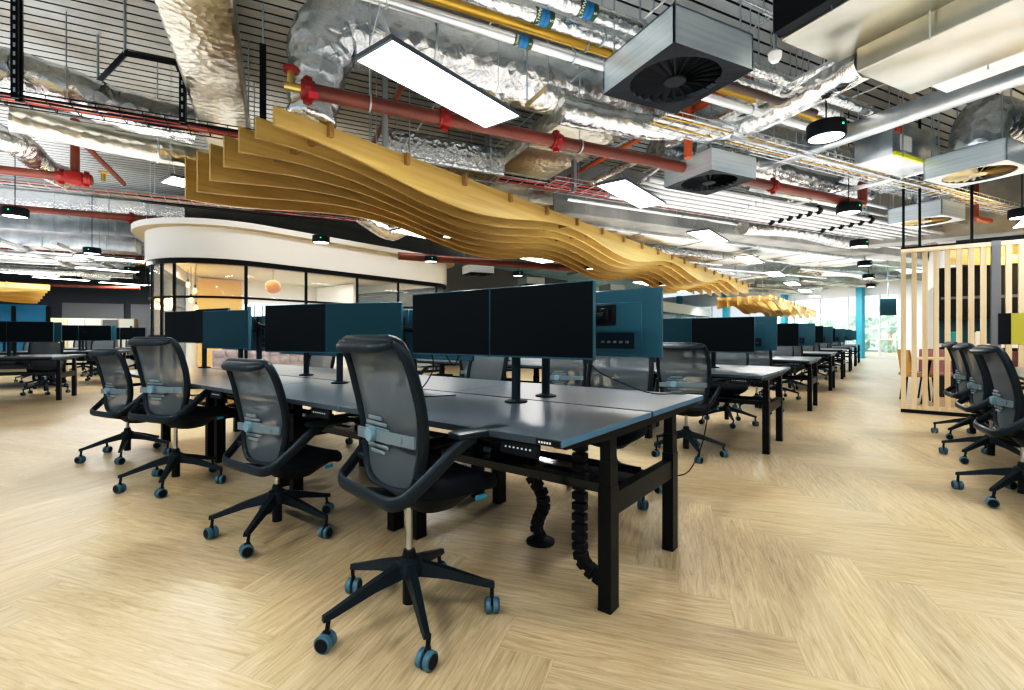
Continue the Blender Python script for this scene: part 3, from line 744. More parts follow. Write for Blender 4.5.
# ------------------------------------------------------------------ slatted screen and lounge on the right
def lounge():
    t = thing('slat_screen', 'pale timber slatted screen with dark posts standing on the floor', 'screen', (.17, 9.0, 0))
    W = 3.0
    MB().bb((0, -.03, .05), (W, .03, .11)).build('bottom_rail', 'slat_wood', t); MB().bb((0, -.035, 2.29), (W, .035, 2.35)).build('top_rail', 'slat_wood', t)
    MB().bb((0, -.04, 0.0), (W, .04, .05)).build('plinth', 'black', t); MB().bb((0, -.04, 2.35), (W, .04, 2.375)).build('top_channel', 'black_metal', t)
    for k in range(25):
        if k in (8, 17): continue
        x = .03+k*.119; MB().bb((x-.029, -.028, .11), (x+.029, .028, 2.29)).build('slat', 'slat_wood', t)
    for k in (8, 17):
        x = .03+k*.119; MB().bb((x-.045, -.05, 0), (x+.045, .05, 2.36)).build('dark_post', 'grey_wall', t)
    for x in (.03, .21, .75, 1.6, 2.6): MB().bb((x-.015, -.015, 2.375), (x+.015, .015, DECK)).build('drop_bar', 'black_metal', t)
    # black cupboards, counter
    t = thing('wall_cupboard', 'black cupboard and counter unit behind the slatted screen', 'cupboard', (.75, 11.6, 0))
    MB().bb((0, 0, 1.4), (2.6, .5, 2.32)).build('upper_cupboard', 'black', t)
    for k in range(4): MB().bb((.03+k*.65, -.02, 1.75), (.62+k*.65, 0, 1.8)).build('shelf_edge', 'grey_wall', t)
    MB().bb((0, -.1, .9), (2.6, .5, .96)).build('counter', 'white_paint', t); MB().bb((.02, 0, 0), (2.58, .5, .9)).build('lower_cupboard', 'dark_wall', t)
    MB().bb((0, .48, .96), (2.6, .5, 1.4)).build('splashback', 'monitor_case', t)
    for k in range(6):
        o = MB().lathe([(.001, 0), (.05, 0), (.055, .02), (.05, .2), (.03, .22), (.001, .22)], n=12).build('jar', 'white_label' if k % 2 else 'blue_column', loc=(.95+k*.33, 11.65, .96))
        tag(o, '%s jar on the counter behind the slatted screen, %s from the left' % ('white' if k % 2 else 'blue', ORD[k]), 'jar', 'jars on the counter')
    # round table and lounge chairs
    t = thing('round_table', 'round pale-topped table behind the slatted screen', 'table', (.75, 10.35, 0))
    MB().lathe([(.001, .72), (.4, .72), (.41, .735), (.4, .75), (.001, .75)], n=32).build('tabletop', 'slat_wood', t)
    for k in range(4):
        a = k*pi/2+.4; MB().cyl((.32*math.cos(a), .32*math.sin(a), 0), (.2*math.cos(a), .2*math.sin(a), .72), .018, 8).build('leg', 'black', t)
    def dchair(x, y, rz, m, label):
        t = thing('dining_chair', label, 'chair', (x, y, 0), rz)
        MB().rbox((0, 0, .45), (.46, .45, .05), .02).build('seat', m, t)
        rows = [[Vector((.23*u*(1-.1*v), .2+.05*v-.12*u*u, .47+.4*v)) for u in [-1+.25*k for k in range(9)]] for v in [k/6 for k in range(7)]]
        back = [[q+Vector((0, .025, 0)) for q in r_] for r_ in rows]; MB().grid(rows).grid(back).build('backrest', m, t)
        for sx in (-1, 1):
            for sy in (-1, 1): MB().cyl((sx*.21, sy*.2, 0), (sx*.17, sy*.16, .44), .013, 8).build('leg', 'black', t)
    dchair(.42, 10.6, 1.7, 'tan', 'tan shell chair left of the round table behind the screen')
    dchair(.7, 11.05, .2, 'mauve', 'mauve shell chair behind the round table behind the screen')
    dchair(1.3, 10.3, -1.6, 'mauve', 'mauve shell chair right of the round table behind the screen')
    t = thing('desk_monitor', 'black upright monitor with a yellow reflection painted on its face on the right-hand bench', 'panel', (1.0, 7.66, .755))
    MB().bb((0, 0, .25), (.72, .03, .6)).build('frame', 'black', t); MB().bb((.1, -.019, .252), (.72, -.0155, .598)).build('painted_reflection', 'yellow_screen', t)  # a monitor; the yellow sheet is a reflection painted on its face
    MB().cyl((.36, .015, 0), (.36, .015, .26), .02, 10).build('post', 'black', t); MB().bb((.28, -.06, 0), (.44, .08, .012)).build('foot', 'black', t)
    # yellow canopy of boards behind the screen
    t = thing('baffle_canopy', 'short yellow timber baffle canopy behind the slatted screen', 'ceiling baffle', (2.35, 11.0, 2.3), .7)
    for k in range(10): MB().bb((-1.2, -.9+k*.2, 0), (1.4, -.87+k*.2, .24)).build('baffle', 'baffle_face', t)
    for x in (-.8, .2, 1.1): MB().bb((x-.02, -1, .2), (x+.02, 1, .26)).build('cross_batten', 'batten', t)
    for x in (-.8, 1.1): MB().cyl((x, 0, .25), (x, 0, DECK-2.45), .006, 6).build('hanger_rod', 'steel_rod', t)
    m = MB().bb((.9, 13.0, 0), (1.1, 20, 3.95)); struct(m, 'wall_lounge_side', 'white_paint')
    m = MB().bb((1.1, 13.0, 0), (8, 13.2, 3.95)); struct(m, 'wall_lounge_back', 'dark_wall')
    m = MB().bb((8, -4, 0), (8.2, 13.2, 3.95)); struct(m, 'wall_right', 'grey_wall')
    m = MB().bb((-.3, 12.2, 2.95), (8, 12.7, 3.98)); struct(m, 'trim_7', 'concrete')
lounge()

# ------------------------------------------------------------------ wavy baffle canopies
def canopy(label, x0, y0, length, nb, step, ztop, sgn=1, per=4.6, rods=True, scale=1):
    t = thing('baffle_canopy', label, 'ceiling baffle', (x0, y0, ztop))
    n = int(length/.12)
    for i in range(nb):
        top = []; bot = []
        for k in range(n+1):
            y = length*k/n; d = (.265+.008*i-.112*math.cos(2*pi*y/per-pi*i/6))*scale
            top.append((-i*step, y, 0)); bot.append((-i*step, y, -d))
        MB().strip(top, bot, (.032, 0, 0)).build('baffle', 'baffle_face', t, 60)
    y = .48
    while y < length:
        MB().bb((-(nb-1)*step-.06, y-.022, -.105*scale), (.062, y+.022, .012)).build('cross_batten', 'batten', t); y += .86
    for k in range(int(length/3.4)):
        for x in (-.3, -(nb-1)*step+.3): MB().cyl((x, .5+k*3.44, 0), (x, .5+k*3.44, DECK-ztop), .006, 6).build('hanger_rod', 'steel_rod', t)
    return t
canopy('long wavy oak baffle canopy hanging over the benches', -3.9, 1.91, 16.9, 7, .313, 2.95)
canopy('smaller wavy oak baffle canopy toward the far windows', *(lambda v: (v.x, v.y))(PD(770, 294.6, 15.0)), 12.5, 6, .31, 2.38)
canopy('wavy oak baffle canopy at the far left by the lockers', *(lambda v: (v.x, v.y-9))(PD(50, 290, 12.5)), 9, 6, .33, 2.42)

# ------------------------------------------------------------------ services under the deck
def rods(parent, pts, ztop=DECK, r=.006):
    for q in pts: MB().cyl(q, (q[0], q[1], ztop), r, 6).build('hanger_rod', 'steel_rod', parent)
def pipe(label, c, a, b_, r, m, name='pipe', d=None, hang=(), flange=(), cat='pipe', group=None, fm='red_part', n=14):
    d = d or B1; p0 = c+d*a; p1 = c+d*b_
    o = MB().cyl(p0, p1, r, n).build(name, m); tag(o, label, cat, group)
    for h in hang:
        q = c+d*h; MB().tube([q+Vector((0, 0, r*1.15))]+[q+d.cross(UP)*(r*1.12*math.sin(w))+UP*(r*1.12*math.cos(w)) for w in [2*pi*k/12 for k in range(1, 12)]]+[q+Vector((0, 0, r*1.15))], .008, 6, ref=d).build('clip', 'steel_rod', o)
        MB().cyl(q+UP*r, Vector((q.x, q.y, DECK)), .006, 6).build('hanger_rod', 'steel_rod', o)
    for h in flange:
        q = c+d*h; m_ = MB().cyl(q-d*.05, q+d*.05, r*1.28, 14); m_.cyl(q-d*.02, q+d*.02, r*1.45, 8)
        for k in range(2): m_.box(q+UP*(r*1.5*(1 if k else -1)), (.05, .05, .03))
        m_.build('coupling', fm, o)
    return o
def duct(label, pts, r, m='foil', k=6, name='foil_duct', hang=(), group=None, wob=.05):
    n_ = len(pts); pts = smooth_path(pts, k); rr = [(r if not isinstance(r, list) else r[min(i_//k, n_-1)]+(r[min(i_//k+1, n_-1)]-r[min(i_//k, n_-1)])*(i_ % k)/k)*(1+R.uniform(-wob, wob)) for i_ in range(len(pts))]
    if isinstance(r, list): r = r[-1]
    o = MB().tube(pts, rr, 24).build(name, m, smooth=70); tag(o, label, 'duct', group)
    for h in hang:
        q = pts[int(h*(len(pts)-1))]; t = (pts[min(int(h*(len(pts)-1))+1, len(pts)-1)]-pts[max(int(h*(len(pts)-1))-1, 0)]).normalized()
        MB().tube([q+t.cross(UP).normalized()*(r*1.03*math.sin(w))+UP*(r*1.03*math.cos(w)) for w in [2*pi*k_/16 for k_ in range(17)]], .012, 6, ref=t).build('strap', 'galv', o)
        MB().cyl(q+UP*r, Vector((q.x, q.y, DECK)), .006, 6).build('hanger_rod', 'steel_rod', o)
    return o
def bbox(label, c, l1, l2, h, m, name='rectangular_duct', cat='duct', bev=.012, seams=0, rodsx=True, group=None, seam_m=None):
    """box: l1=(from,to) along B1, l2 along B2, c.z is the underside"""
    t = thing(name, label, cat, c, BROT, group)
    MB().rbox(((l1[0]+l1[1])/2, (l2[0]+l2[1])/2, h/2), (l1[1]-l1[0], l2[1]-l2[0], h), bev, 2).build('casing', m, t, 50)
    lng = (l1[1]-l1[0]) > (l2[1]-l2[0])
    for k in range(seams):
        f = (k+.5)/seams
        if lng: x = l1[0]+(l1[1]-l1[0])*f; MB().bb((x-.012, l2[0]-.018, -.018), (x+.012, l2[1]+.018, h+.01)).build('seam', seam_m or m, t)
        else: y = l2[0]+(l2[1]-l2[0])*f; MB().bb((l1[0]-.018, y-.012, -.018), (l1[1]+.018, y+.012, h+.01)).build('seam', seam_m or m, t)
    if rodsx:
        for f in (.15, .85):
            if lng: x = l1[0]+(l1[1]-l1[0])*f; pr = [(x, l2[0]-.03), (x, l2[1]+.03)]
            else: y = l2[0]+(l2[1]-l2[0])*f; pr = [(l1[0]-.03, y), (l1[1]+.03, y)]
            for (x, y) in pr: MB().cyl((x, y, -.02), (x, y, DECK-c.z), .006, 6).build('hanger_rod', 'steel_rod', t)
    return t
# foil ducts upper left
c = P(194, 0, 3.5)
bbox('wide flat foil-wrapped duct coming down from the top edge at left', c, (-.27, .25), (-1.6, 3.6), .22, 'foil_flat', 'foil_duct', seams=0, bev=.04)
a, b_ = P(-40, 60, 3.55), P(192, 126, 3.5)
duct('large round foil duct in the upper left corner above the cable basket', [a, a.lerp(b_, .3)+UP*.03, a.lerp(b_, .6)-UP*.03, b_], .2, hang=(.45,))
a, b_ = P(10, 118, 3.28), P(212, 160, 3.28)
duct('thinner crumpled foil duct below the cable basket', [a, a.lerp(b_, .5)-UP*.03, b_], .13, 'foil_flat', hang=(.7,))
duct('curved foil duct dropping behind the left red pipe', [P(-30, 128, 3.4), P(20, 146, 3.4), P(45, 168, 3.4), P(66, 178, 3.4)], .15, 'foil')
# the big elbow duct
c = P(440, 54, 3.9); e0 = P(318, 21.7, 3.9)
duct('big round foil duct with an elbow, running over the middle of the room', [Vector((e0.x, e0.y, 2.98))-B1*.06, Vector((e0.x, e0.y, 3.3))-B1*.02, Vector((e0.x, e0.y, 3.62))+B1*.02, e0+B1*.16-UP*.06, e0+B1*.5, c, c+B1*1.2, c+B1*2.4, c+B1*4.2], [.2, .22, .27]+[.31]*6, 'foil', 7, hang=(.62, .85), wob=.06)
o = MB().box((0, 0, 0), (.07, .004, .05)).build('duct_tag', 'tag_red'); o.location = P(311, 111, 2.98)-B2*.3; o.rotation_euler = (0, 0, BROT); tag(o, 'small red label stuck on the vertical foil duct', 'label')
# insulated pipes high over the middle
pb = [(P(510, 38, 3.3), .04, 'white_pipe', 'white insulated pipe, lowest of the high pipe bundle', 1.15, .12),
      (P(525, 27, 3.42), .036, 'brass_pipe', 'golden brown pipe among the silver pipes', None, 0),
      (P(540, 17, 3.42), .055, 'foil_soft', 'silver insulated pipe beside the golden pipe', .2, 0),
      (P(580, 8, 3.45), .055, 'foil_soft', 'uppermost silver insulated pipe with a coloured band', .1, 0),
      (P(560, 30, 3.6), .03, 'galv', 'thin steel pipe above the golden pipe', None, 0)]
for i, (c, r, m, lab, bandt, _) in enumerate(pb):
    o = pipe(lab, c, -2.4, 3.6, r, m, hang=(-.9, .55, 2.6))
    if bandt is not None:
        bt = [.1, None, .02, .05][i]; q = c+B1*bt
        bn = MB().cyl(q-B1*.034, q+B1*.034, r*1.04, 16).build('band', 'band_blue', o)
        for s_ in (-1, 1): MB().cyl(q+B1*(s_*.054)-B1*.02, q+B1*(s_*.054)+B1*.02, r*1.04, 16).build('end_band', 'band_green', bn)
        MB().cyl(q-B1*.008, q+B1*.008, r*1.06, 16).build('dark_stripe', 'letter_dark', bn)
        for s_, tx in ((-1, 'LTHW'), (1, 'S')):
            cu = bpy.data.curves.new('lettering', 'FONT'); cu.body = tx; cu.size = r*.7; cu.align_x = 'CENTER'; cu.align_y = 'CENTER'; cu.extrude = .0008
            ob = bpy.data.objects.new('lettering', cu); C.objects.link(ob); dg = bpy.context.evaluated_depsgraph_get(); me = bpy.data.meshes.new_from_object(ob.evaluated_get(dg))
            bpy.data.objects.remove(ob); me.materials.clear(); me.materials.append(MATS['letter'])
            lo = bpy.data.objects.new('lettering', me); C.objects.link(lo); lo.parent = bn
            view = (q-Vector((0, 0, H))).normalized(); nrm = (-view+B1*view.dot(B1)).normalized()
            x_ax = (nrm.cross(B1)).normalized()                   # text runs round the pipe
            y_ax = nrm.cross(x_ax)
            M = Matrix((x_ax, y_ax, nrm)).transposed().to_4x4(); M.translation = q+B1*(s_*.054)+nrm*(r*1.06); lo.matrix_local = M
# sprinkler mains
c = P(500, 130, 3.05)
o = pipe('red sprinkler main crossing the room below the foil duct', c, -1.72, 5.8, .06, 'red_pipe', 'sprinkler_pipe', hang=(-1.2, .9, 3.2), flange=(-1.68, -.55, .62, 3.9))
q = c-B1*1.8; m = MB().cyl(q-B1*.05, q+B1*.09, .035, 12); m.cyl(q, q+UP*.12, .028, 10); m.build('valve_body', 'brass', o)
MB().lathe([(.001, .12), (.06, .12), (.065, .135), (.06, .15), (.001, .15)], q, 14).build('valve_wheel', 'red_part', o)
q = c+B1*5.8; MB().tube(smooth_path([q-B1*.1, q+B1*.06, q+B1*.1+UP*.08, q+B1*.1+UP*.55], 4), .062, 12).build('riser', 'red_pipe', o)
q = P(688, 158, 3.05); MB().cyl(q, q+UP*.62, .045, 12).build('riser', 'orange_pipe', o)
pipe('orange branch pipe rising left below the large diffuser', P(654, 131, 3.4), -.1, 2.6, .03, 'orange_pipe', 'sprinkler_pipe', d=B2)
pipe('short orange branch pipe by the large diffuser', P(688, 112, 3.62), -.8, .25, .045, 'orange_pipe', 'sprinkler_pipe', d=B2)
pipe('dark red branch pipe behind the near light panel', P(400, 90, 3.45), -.2, 2.2, .03, 'red_pipe', 'sprinkler_pipe', d=B2)
c = P(75, 178, 3.2)
o = pipe('upper red sprinkler pipe at left with a red tee and riser', c, -4.5, .18, .055, 'red_pipe', 'sprinkler_pipe', hang=(-1.0, -2.5), flange=(-.14, .12))
MB().cyl(c-UP*.02, c+UP*.78, .05, 12).build('riser', 'red_pipe', o); MB().rbox(c, (.2, .2, .16), .04, 2, Matrix.Rotation(BROT, 3, 'Z')).build('tee', 'red_part', o)
MB().lathe([(.001, 0), (.03, 0), (.03, .1), (.055, .11), (.055, .13), (.001, .13)], c+B1*.3, 12).build('valve', 'brass', o)
pipe('red sprinkler pipe at left running behind the white cornice', P(90, 214.5, 3.7), -6, 3.2, .072, 'red_pipe', 'sprinkler_pipe', hang=(-2, 1), flange=(.7,))
pipe('thin red pipe at left, low behind the silver duct', P(70, 253, 3.4), -8, 1.7, .05, 'red_pipe', 'sprinkler_pipe', flange=(-2.2, -1))
pipe('dark red pipe at far left above the yellow canopy', P(80, 286, 2.75), -9, 1.6, .06, 'red_pipe', 'sprinkler_pipe')
pipe('yellow-brown pipe at far left below the thin red pipe', P(70, 260, 3.2), -7, 1.7, .035, 'brass_pipe')
pipe('red pipe crossing high beyond the grey back wall', P(545, 266.5, 3.0), -4, 2.8, .09, 'red_pipe', 'sprinkler_pipe')
pipe('brown sloping pipe at left above the sprinkler tee', P(100, 160, 3.6), -1.2, 1.2, .035, 'red_pipe', 'sprinkler_pipe', d=B2)
# cable baskets / ladders
def ladder(label, c, a, b_, w, d, m='black_metal', cm=('black', 'red_cable', 'salmon'), dense=.18, hangers=(), nc=5, depth=.05, name='cable_basket'):
    sd = d.cross(UP); t = thing(name, label, 'cable tray', (0, 0, 0))
    for s_ in (-1, 1):
        m_ = MB()
        for z in (0, depth): m_.cyl(c+d*a+sd*(s_*w/2)+UP*z, c+d*b_+sd*(s_*w/2)+UP*z, .006 if depth > .03 else .012, 6)
        k = a
        while k < b_: m_.cyl(c+d*k+sd*(s_*w/2), c+d*k+sd*(s_*w/2)+UP*depth, .004, 5); k += dense
        m_.build('side_rail', m, t)
    m_ = MB(); k = a
    while k < b_: m_.cyl(c+d*k-sd*w/2, c+d*k+sd*w/2, .005, 5); k += dense
    m_.build('rung', m, t)
    for i in range(nc):
        off = -w*.38+w*.76*i/max(1, nc-1); pts = [c+d*(a+(b_-a)*f)+sd*(off+R.uniform(-.015, .015))+UP*(.016+R.uniform(0, .02)) for f in [q/9 for q in range(10)]]
        MB().tube(smooth_path(pts, 3), .011, 6).build('cable', cm[i % len(cm)], t)
    for h in hangers:
        for s_ in (-1, 1): MB().cyl(c+d*h+sd*(s_*w/2), Vector((*(c+d*h+sd*(s_*w/2)).to_2d(), DECK)), .006, 6).build('hanger_rod', 'steel_rod', t)
    return t
c = P(95, 114, 3.25)
ladder('black cable basket with red and salmon cables at upper left', c, -3.2, 1.65, .28, B1, nc=7)
for i, (px, lab) in enumerate(((17, 'black slotted strut dropping to the basket at the left edge'), (183, 'black slotted strut dropping to the basket beside the flat foil duct'))):
    q = P(px, 100+i*24, 3.22); t = thing('strut_channel', lab, 'strut', q, BROT)
    for s_ in (-1, 1): MB().bb((-.025, s_*.04-.014, 0), (.025, s_*.04+.014, (DECK-3.22-.02, .58)[i])).build('channel', 'black_metal', t)
    m = MB()
    for k in range((12, 6)[i]): m.bb((-.008, -.0545, .05+k*.08), (.008, -.0535, .09+k*.08))
    m.build('slot', 'steel_rod', t); MB().bb((-.06, -.08, (DECK-3.22-.03, .55)[i]), (.06, .08, (DECK-3.22, .58)[i])).build('head_plate', 'black', t)
q0, q1 = P(125, 53, 3.78), P(190, 65, 3.78); MBo = MB().tube([q0, q1], .03, 4).build('strut_channel', 'black_metal'); tag(MBo, 'black horizontal strut under the deck beside the flat foil duct', 'strut'); rods(MBo, [q0, q0.lerp(q1, .9)], r=.012)
q0, q1 = P(127, 52, 3.8), P(98, 82, 3.8); MBo = MB().tube([q0, q1], .028, 4).build('strut_channel', 'black_metal'); tag(MBo, 'black diagonal strut under the deck above the large round duct', 'strut'); rods(MBo, [q1], r=.012)
q = P(263, 118, 3.0); t = thing('strut_channel', 'black slotted strut hanging behind the near end of the oak canopy', 'strut', q, BROT)
for s_ in (-1, 1): MB().bb((-.025, s_*.04-.014, 0), (.025, s_*.04+.014, .62)).build('channel', 'black_metal', t)
MB().cyl((0, 0, .6), (0, 0, 1.0), .008, 6).build('hanger_rod', 'steel_rod', t)
ladder('long ladder of red cables running over the oak canopy', P(560, 189, 3.12), -3.6, 9, .32, B1, 'galv', ('red_cable', 'salmon', 'red_cable', 'black'), .2, (-2.5, .2, 3, 6), 8)
ladder('steel cable ladder at left under the sprinkler tee', P(80, 191, 3.55), -5, 2.6, .35, B1, 'galv', ('white_pipe', 'salmon', 'black'), .2, (-2, 1), 5)
ladder('steel cable ladder far right above the second pendant lamp', P(840, 168, 3.2), -3, 5, .35, B1, 'galv', ('white_pipe', 'brass_pipe', 'white_pipe'), .18, (-1, 2), 6)
ladder('red cable ladder far right below the red main', P(830, 228, 3.1), -6, 6, .3, B1, 'galv', ('red_cable', 'red_cable', 'black'), .2, (-2, 2), 7)
# bank of white pipes beyond the diffusers
for k in range(6):
    pipe('white pipe in the parallel bank right of centre, %s from the front' % ORD[k], P(820, 213, 3.05)+B2*(.16*k-.1), -3.6, 4.0, .035, 'white_pipe', hang=(-1.5+.05*k, 1.8), group='bank of white pipes', flange=(-.2, 1.2), fm='black', n=10)
# rectangular ducts of the middle distance
bbox('broad foil-faced duct over the oak canopy', P(560, 206, 3.2), (-4.5, 5.5), (0, 1.1), .3, 'foil_flat', seams=5)
bbox('foil-faced duct slanting away below the big round duct', P(590, 124, 3.42), (-.3, .55), (0, 5), .25, 'foil_flat', seams=3)
bbox('silver metal duct low over the far benches', P(660, 236, 3.05), (-3, 7), (0, .7), .4, 'galv', seams=6)
bbox('short foil-wrapped duct box above the oak canopy', P(480, 172, 3.12), (-1.1, .35), (0, .6), .35, 'foil_soft', seams=0, bev=.03)
bbox('long silver duct at left behind the red pipe', P(70, 237, 3.55), (-7, 1.5), (0, .7), .5, 'galv', seams=7)
bbox('wide silver duct far left under the deck', P(60, 208, 3.8), (-7, 2.2), (0, .9), .3, 'foil_soft', seams=6)
bbox('grey concrete downstand beam right of the pendants', P(850, 250, 3.1), (-8, 5), (0, .5), .88, 'concrete', 'downstand_beam', 'beam', seams=0, rodsx=False)
bbox('pale trunking duct crossing over the pendant lamp at right', P(863, 133, 3.2), (0, .16), (-4.2, 1.2), .16, 'galv', 'trunking', seams=0)
# fan coil units upper right
c = P(835.6, 64, 3.3); t = bbox('large sheet-metal fan coil unit at the top right edge', c, (-.68, 0), (-2.6, 0), .42, 'galv_warm', 'fan_coil_unit', 'air unit', seams=0)
MB().bb((-.79, -2.6, .02), (-.682, -.02, .34)).build('black_side', 'black', t)
c = P(910.6, 95, 3.12); t = bbox('lower sheet-metal fan coil unit at the top right, pale underside', c, (-.78, 0), (-3.2, 0), .3, 'galv_warm', 'fan_coil_unit', 'air unit', seams=0)
MB().bb((.0, -3.0, .03), (.3, -.12, .24)).build('side_box', 'galv', t); MB().bb((-.42, .01, .1), (-.2, .02, .17)).build('yellow_label', 'yellow_label', t)
MB().bb((-.74, -3.1, .3), (-.3, -.2, .42)).build('top_box', 'galv', t)
q = c; duct('foil flexible duct behind the lower fan coil unit', [q-B1*.55+B2*.05+UP*.16, q-B1*.45+B2*.6+UP*.17, q-B1*.4+B2*1.4+UP*.2, q-B1*1.1+B2*1.9+UP*.25, q-B1*2.2+B2*2.0+UP*.25], .125, 'foil')
q = P(905, 158, 3.12); t = bbox('small grey control box with white labels behind the right diffuser', q, (-.25, .7), (0, .4), .4, 'galv', 'control_box', 'box', seams=0)
MB().bb((-.1, -.012, .08), (.12, 0, .25)).build('label_plate', 'white_label', t); MB().bb((-.2, -.012, .26), (-.08, 0, .34)).build('orange_label', 'orange_pipe', t); MB().bb((-.25, -.03, -.01), (.4, 0, .03)).build('yellow_strip', 'yellow_label', t)
pipe('brown pipe ending behind the near pendant lamp', P(775, 100, 3.3), -1.0, .6, .035, 'brown_pipe')
# smoke detector
q = P(775, 56, 3.25); t = thing('detector', 'white dome detector on a steel drop rod at upper right', 'detector', q)
MB().lathe([(.001, -.05), (.03, -.045), (.045, -.02), (.05, .02), (.03, .04), (.001, .04)], n=18).build('dome', 'white_paint', t); MB().cyl((0, 0, .03), (0, 0, DECK-q.z), .015, 10).build('drop_rod', 'steel_rod', t)

# ------------------------------------------------------------------ diffusers
def build_diffuser(gold):
    t = thing('air_diffuser', None, 'diffuser'); s_ = .355
    m = MB()
    for (a, b_) in (((-s_, -s_, 0), (s_, -s_+.012, .24)), ((-s_, s_-.012, 0), (s_, s_, .24)), ((-s_, -s_, 0), (-s_+.012, s_, .24)), ((s_-.012, -s_, 0), (s_, s_, .24)), ((-s_, -s_, .23), (s_, s_, .24))): m.bb(a, b_)
    m.build('box', 'diffuser_steel', t, 0)
    pm = 'galv' if gold else 'swirl_black'
    pl = MB(); n = 40; rin = .31
    ring = [Vector((rin*math.cos(2*pi*k/n+pi/4), rin*math.sin(2*pi*k/n+pi/4), .004)) for k in range(n)]
    outer = []
    for k in range(n):
        a = 2*pi*k/n+pi/4; u = s_/max(abs(math.cos(a)), abs(math.sin(a))); outer.append(Vector((u*math.cos(a)*1.012, u*math.sin(a)*1.012, -.004)))
    pl.add(ring+outer, [(k, (k+1) % n, n+(k+1) % n, n+k) for k in range(n)]); fp = pl.build('face_plate', pm, t, 0)
    MB().lathe([(.001, .05), (.32, .05), (.32, .045)], n=24).build('throat', 'swirl_gap', t, 0)
    m = MB()
    for k in range(22):
        a = 2*pi*k/22; Mz = Matrix.Rotation(a, 3, 'Z'); v = [(.07, -.004, .004), (.305, -.03, .004), (.305, .012, .04), (.07, .01, .022)]
        m.add([Mz @ Vector(q) for q in v]+[Mz @ Vector((q[0], q[1], q[2]+.003)) for q in v], [(0, 1, 2, 3), (4, 7, 6, 5), (0, 4, 5, 1), (1, 5, 6, 2), (2, 6, 7, 3), (3, 7, 4, 0)])
    m.lathe([(.001, 0), (.075, 0), (.08, .008), (.07, .03), (.001, .03)], n=20); m.build('swirl_grille', 'swirl_gold' if gold else 'swirl_black', t, 30)
    for x, y in ((-.3, -.3), (.3, -.3), (.3, .3), (-.3, .3)): MB().cyl((x, y, .24), (x, y, DECK-2.9), .006, 6).build('hanger_rod', 'steel_rod', t)
    return t
DF = {}
def diffuser(c, label, gold=False):
    if gold not in DF:
        o = build_diffuser(gold); DF[gold] = o
        def reg(q):
            KIDS[q.name] = kids(q)
            for k in KIDS[q.name]: reg(k)
        reg(o); o.location = c; o.rotation_euler = (0, 0, BROT); tag(o, label, 'diffuser', 'square swirl diffusers'); return o
    return copy_tree(DF[gold], label, 'square swirl diffusers', c, BROT)
def mid(pts): 
    s_ = Vector((0, 0, 0))
    for q in pts: s_ += P(q[0], q[1], 2.9)
    return s_/len(pts)
d1 = mid([(604.6, 94.4), (674, 112.5), (752, 69), (676, 43)]); d2 = mid([(663, 188), (709.5, 170), (754, 178.6), (711.5, 194.5)])
n3 = P(1007, 159.6, 2.9); d3 = n3-B1*(-.355)+B2*.355; n4 = P(942, 214.5, 2.9); d4 = n4+B1*.355+B2*.355
diffuser(d1, 'large steel diffuser box with black swirl grille at top centre'); diffuser(d2, 'steel diffuser box with black swirl grille below and right of the largest one')
diffuser(d3, 'steel diffuser box with a golden swirl face at the right edge', True); diffuser(d4, 'steel diffuser box with a golden swirl face above the slatted screen', True)
for i, (px, py) in enumerate(((478, 274), (531, 285), (612, 291))): diffuser(P(px, py, 2.9), 'small far diffuser before the grey back wall, %s from the left' % ORD[i])
for i, (px, py) in enumerate(((28, 284), (100, 281), (130, 291))): diffuser(P(px, py, 2.9), 'far diffuser at left above the lockers, %s from the left' % ORD[i])
duct('foil elbow duct rising from the second diffuser and turning right', [d2+UP*.24, d2+UP*.45, d2+UP*.58+B1*.06, d2+UP*.68+B1*.26, d2+UP*.7+B1*.7, d2+UP*.7+B1*2, d2+UP*.7+B1*3.5], .17, 'foil')
duct('fat foil elbow duct rising from the right-edge diffuser', [d3+UP*.24, d3+UP*.42, d3+UP*.6+B1*.1, d3+UP*.7+B1*.4, d3+UP*.7+B1*1.2], .25, 'foil')
duct('short foil duct rising from the diffuser over the slatted screen', [d4+UP*.24-B1*.05, d4+UP*.5, d4+UP*.8+B1*.08, d4+UP*1.05+B1*.2], .16, 'foil')
for px, lab in ((917, 'dark red pipe loop left part behind the screen diffuser'), (975, 'dark red pipe drop behind the screen diffuser')):
    q = P(px, 218, 3.0); o = MB().tube(smooth_path([q+UP*.6-B1*.0, q+UP*.1, q+B1*.05, q+B1*.5], 4), .05, 10).build('sprinkler_pipe', 'red_pipe'); tag(o, lab, 'pipe')

# ------------------------------------------------------------------ lamps
def build_panel():
    t = thing('light_panel', None, 'light')
    m = MB()
    for a, b_ in (((-.19, -.65, 0), (-.18, .65, .03)), ((.18, -.65, 0), (.19, .65, .03)), ((-.19, -.66, 0), (.19, -.64, .03)), ((-.19, .64, 0), (.19, .66, .03)), ((-.18, -.64, .02), (.18, .64, .03))): m.bb(a, b_)
    m.build('frame', 'panel_frame', t, 0); MB().bb((-.18, -.64, .003), (.18, .64, .012)).build('diffuser', 'panel_light', t, 0)
    for y in (-.6, .6):
        MB().tube([(-.14, y, .03), (0, y, .3), (.14, y, .03)], .003, 5).build('suspension_wire', 'steel_rod', t); MB().cyl((0, y, .3), (0, y, DECK-2.9), .003, 5).build('suspension_wire', 'steel_rod', t)
    return t
PN = []
def reg(q):
    KIDS[q.name] = kids(q)
    for k in KIDS[q.name]: reg(k)
